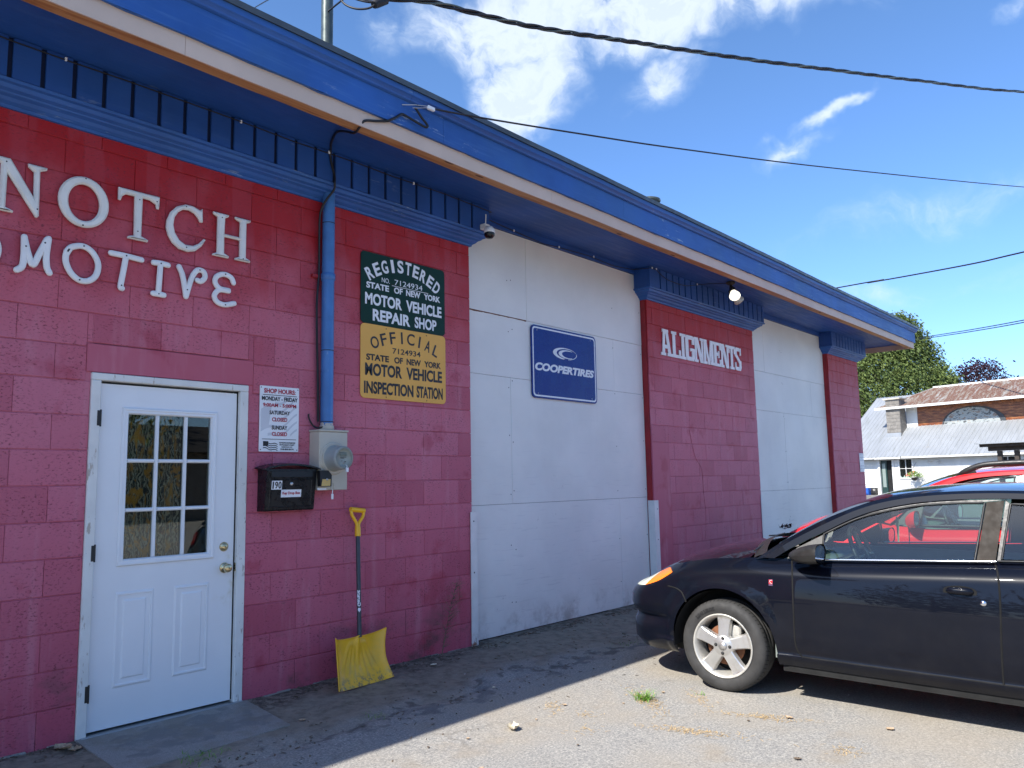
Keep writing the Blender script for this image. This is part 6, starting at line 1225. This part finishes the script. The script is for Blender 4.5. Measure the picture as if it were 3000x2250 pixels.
MB().add([(-1.0, 1.2, 5.08), (XR, 1.2, 5.08), (XR, Yd + .1, 5.16), (-1.0, Yd + .1, 5.16)], [(0, 1, 2, 3)]).obj('upper_soffit', MT['trimw'], barn)
ch = bpart('chimney', 'mortar', (-.42, .37, 1.32, 1.92, 3.2, 5.62)); k = 0; z = 3.55
while z < 5.55:
    for a, b in (((-.425, -.03), (-.02, .375)) if k % 2 else ((-.425, -.22), (-.21, .18), (.19, .375))): MB().cbox(a, b, 1.305, 1.318, z + .006, z + .194, .003).obj('chimney_block', MT['cinder'], ch)
    for a, b in ((1.318, 1.60), (1.61, 1.92)): MB().cbox(.371, .382, a, b, z + .006, z + .194, .003).obj('chimney_block', MT['cinder'], ch)
    z += .2; k += 1
bpart('chimney_cap', 'pad', (-.52, .47, 1.22, 2.02, 5.62, 5.70), parent=ch); bpart('flashing', 'tin', (-.47, .42, 1.20, 1.31, 3.25, 3.72), parent=ch)
fl = MB(); fl.lathe([(.04, 0), (.05, .05), (.06, .1)], (2.62, -.12, 2.05), (-.4, -.6, -.5), 10).lathe([(.04, 0), (.05, .05), (.06, .1)], (3.05, -.12, 2.05), (.4, -.6, -.5), 10).tube([(2.62, -.1, 2.06), (2.84, -.06, 2.12), (3.05, -.1, 2.06)], .02, 6); fl.obj('yard_lamp', MT['trimw'], barn)
BXf = lambda x, y, z: BP + Vector((cos(rz) * x - sin(rz) * y, sin(rz) * x + cos(rz) * y, z))
def bthing(nm, lb, cat, x, y, z, group=None): t_ = thing(nm, lb, cat, tuple(BXf(x, y, z)), rz, group); return t_
T = bthing('flower_basket', 'hanging basket of orange and white flowers beside the house window', 'hanging basket', 1.85, -.38, 1.05)
MB().lathe([(.06, 0), (.14, .05), (.17, .16)], (0, 0, 0), (0, 0, 1), 14).obj('pot', MT['trim'], T); m = MB(); mw_ = MB(); mo = MB()
for i in range(500):
    a = random.uniform(0, 6.28); e = random.uniform(-.4, 1.4); r = random.uniform(.18, .40); p = Vector((cos(a) * cos(e) * r * 1.1, sin(a) * cos(e) * r, .26 + sin(e) * r * .6)); q = [Vector([random.uniform(-.05, .05) for _ in range(3)]) for _ in range(3)]; (mo if (random.random() < .16 and p.x < .05) else mw_ if random.random() < .12 else m).add([p + v for v in q], [(0, 1, 2)])
m.obj('leaves', plain('basket_leaves', (.16, .26, .05), .6, 0, .4, 30), T); mw_.obj('white_flowers', MT['white'], T); mo.obj('orange_flowers', plain('orange_petals', (.75, .12, .03), .6, 0, .1), T)
MB().tube([(.15, 0, .18), (0, 0, .75)], .008, 4).tube([(-.15, 0, .18), (0, 0, .75)], .008, 4).tube([(0, 0, .75), (0, .3, .98)], .01, 4).obj('hanger', MT['screw'], T)
def crate(x, y, z, lb, sx=.40, mt='crate'):
    T = bthing('plastic_crate', lb, 'crate', x, y, z, 'plastic crates by the house wall'); m = MB(); W_, D_, H_ = sx, .3, .25
    m.box(-W_ / 2, W_ / 2, -D_ / 2, D_ / 2, 0, .02).box(-W_ / 2, W_ / 2, -D_ / 2, -D_ / 2 + .015, .021, .07).box(-W_ / 2, W_ / 2, -D_ / 2, -D_ / 2 + .015, .20, H_).box(-W_ / 2, W_ / 2, D_ / 2 - .015, D_ / 2, .021, H_).box(-W_ / 2, -W_ / 2 + .015, -D_ / 2 + .016, D_ / 2 - .016, .021, H_).box(W_ / 2 - .015, W_ / 2, -D_ / 2 + .016, D_ / 2 - .016, .021, H_)
    for k in range(7): xx = -W_ / 2 + k * (W_ - .02) / 6; m.box(xx, xx + .02, -D_ / 2 + .002, -D_ / 2 + .013, .071, .199)
    m.obj('crate_shell', MT[mt], T)
crate(-.95, -.35, GB, 'bright blue plastic crate at the bottom of the stack by the house'); crate(-.95, -.36, GB + .255, 'bright blue plastic crate on top of the stack by the house'); crate(-.62, -.12, GB + .255, 'dark crate behind and right of the blue stack', .3, 'trim'); crate(-.62, -.12, GB, 'lower dark crate right of the blue stack', .3, 'trim')
o = MB(); c_ = [BXf(x, y, 0) for x, y in ((-3, -.02), (-.1, -.02), (-.1, -1.3), (-3, -1.3))]; o.prism([(p.x, p.y) for p in c_], lambda a, b: (a, b, -.1), lambda a, b: (a, b, .16)); q = o.obj('concrete_pad', MT['pad'], fix=True); tag(q, kind='structure')
T = bthing('stepping_stone', 'low round concrete planter ring in front of the house door', 'planter', -.25, -1.6, .10); MB().lathe([(.30, 0), (.42, .02), (.44, .14), (.36, .15), (.34, .10), (0, .09)], (0, 0, 0), (0, 0, 1), 20).obj('ring', MT['pad'], T)
# carport of dark timber in front of the house
T = bthing('timber_carport', 'dark timber shelter roof and posts at the right edge before the house', 'shelter', 9.6, -8, 0); m = MB()
MB().box(-.5, 4, -1.2, 1.2, 2.52, 2.57).obj('shelter_roof', MT['tin'], T); mtw = plain('dark_old_timber', (.045, .035, .028), .8, 0, .3, 4)
for x in (.10, .72, 1.32, 1.9, 2.5, 3.1): MB().cbox(x, x + .16, -.7, -.56, .1, 2.24, .006).obj('post', mtw, T)
MB().cbox(-.2, 4, -.75, -.55, 2.245, 2.42, .006).obj('beam', mtw, T); MB().cbox(-.4, 4, -1.0, -.92, 2.40, 2.515, .004).cbox(-.4, 4, .5, .6, 2.40, 2.515, .004).obj('rafter', mtw, T)

# ------------------------------------------------------------------ trees
def leafmat(nm, a, b, c3):
    t = NT(nm); r = t.noise(1.1, 3, .6); c = t.mix(t.rng(r, .35, .65), a, b); c = t.mix(t.rng(t.noise(6, 2), .55, .7), c, c3); return t.done(c, .65, 0, None, Specular_IOR_Level=.2)
def tree(nm, lb, cat, base, height, crown_fn, mt, bark, trunk_r, nclump, per, size, lean=(0, 0), droop=0., limbs=14, group=None, flat=.35):
    T = thing(nm, lb, cat, base, 0, group); B = Vector(base); m = MB()
    tp = [B + Vector((lean[0] * u, lean[1] * u, height * u * .92)) for u in (0, .15, .35, .55, .75, 1)]; m.tube(tp, [trunk_r, trunk_r * .8, trunk_r * .6, trunk_r * .42, trunk_r * .25, .02], 8); cl = []
    lv = MB()
    for i in range(nclump):
        u = random.uniform(*crown_fn[1]); a = random.uniform(0, 6.28); R_ = crown_fn[0](u) * (1 + .22 * mnoise.noise(Vector((cos(a) * 1.4, sin(a) * 1.4, u * 6)))); rr = R_ * (1 - min(.95, abs(random.gauss(0, .33))))
        c0 = B + Vector((lean[0] * u + cos(a) * rr, lean[1] * u + sin(a) * rr, height * u)); cl.append(c0)
        s_ = random.uniform(.7, 1.35) * size
        for k in range(per):
            d = Vector((random.gauss(0, 1), random.gauss(0, 1), random.gauss(0, flat + .3))); p = c0 + Vector((d.x, d.y, d.z)) * s_ * 1.5; p.z -= droop * (d.x ** 2 + d.y ** 2) * s_
            n1 = Vector((random.gauss(0, 1), random.gauss(0, 1), random.gauss(0, 1))).normalized(); n2_ = n1.orthogonal().normalized(); n3 = n1.cross(n2_); L = s_ * random.uniform(.25, .6); lv.add([p - n2_ * L, p + n3 * L * .45, p + n2_ * L, p - n3 * L * .45], [(0, 1, 2, 3)])
    for c0 in random.sample(cl, min(limbs, len(cl))):
        u = max(.1, (c0.z - B.z) / height - .12); s0 = B + Vector((lean[0] * u, lean[1] * u, height * u * .92)); m.tube([s0, s0.lerp(c0, .5) + Vector((0, 0, .15)), c0], [trunk_r * .22, trunk_r * .13, .015], 5)
    m.obj('trunk', bark, T); lv.obj('crown', mt, T); return T
bark = plain('grey_bark', (.22, .18, .15), .9, 0, .25, 4)
cyp = leafmat('conifer_needles', (.10, .135, .035), (.055, .085, .025), (.19, .22, .065)); mpl = leafmat('purple_leaves', (.035, .014, .022), (.020, .010, .016), (.075, .03, .04)); bro = leafmat('broad_leaves', (.05, .11, .02), (.035, .08, .018), (.09, .16, .035))
gcx = lambda u: 4.9 * (min(1, (1 - u) * 2.1) ** .62) * (.80 + .2 * sin(u * 3.1))
tree('conifer_tree', 'tall shaggy green conifer behind the white house', 'tree', (60.2, 12.6, 0), 13.0, (gcx, (.04, .99)), cyp, bark, .35, 3800, 26, .22, (.3, -1.0), .35, 70)
tree('conifer_tree', 'second conifer crown, left and behind the tall shaggy one', 'tree', (62.5, 17.6, 0), 10.3, (lambda u: 3.6 * (min(1, (1 - u) * 2) ** .6), (.04, .99)), cyp, bark, .3, 600, 22, .32, (0, 0), .25, 24)
tree('maple_tree', 'dark purple leaved tree showing above the rusty roof', 'tree', (88.0, 11.6, 0), 12.2, (lambda u: 2.8 * sqrt(max(0, 1 - ((u - .66) / .36) ** 2)), (.34, 1.0)), mpl, bark, .25, 420, 22, .30, (0, 0), .1, 20)
# trees across the street, seen only as reflections in the glass and paint
lbs = ['broad green tree across the street behind the viewer', 'tall green street tree left behind the viewer', 'rounded green tree far left across the lot', 'green roadside tree opposite the shop door', 'leafy tree at the far left end of the street', 'green tree opposite the black coupe', 'low green tree by the road on the left']
for i, (x, y, h) in enumerate(((4, -34, 9), (-9, -31, 10), (-34, -16, 9), (13, -37, 8), (-40, 2, 10), (-32, -6, 8), (-24, -26, 9))):
    tree('street_tree', lbs[i], 'tree', (x, y, -.2), h, (lambda u: 4.2 * sqrt(max(0, 1 - ((u - .60) / .42) ** 2)), (.2, 1.0)), bro, bark, .25, 130, 20, .62, (0, 0), .1, 8, 'trees across the street')

T = thing('roadside_store', 'low dark roofed store across the street, facing the garage', 'building', (17, -33, -.2))
MB().box(8, 28, -38, -33, -.3, 3.1).obj('wall', plain('tan_siding', (.22, .18, .14), .8), T); m = MB(); m.prism([(-32.2, 3.1), (-35.5, 4.6), (-38.8, 3.1)], lambda a, b: (7.2, a, b), lambda a, b: (28.8, a, b)); m.obj('roof', plain('dark_shingle', (.035, .03, .028), .9), T, fix=True)
for x in (10, 14, 19, 24): MB().box(x, x + 2, -32.98, -32.93, .6, 2.3).obj('window', MT['darkroom'], T)
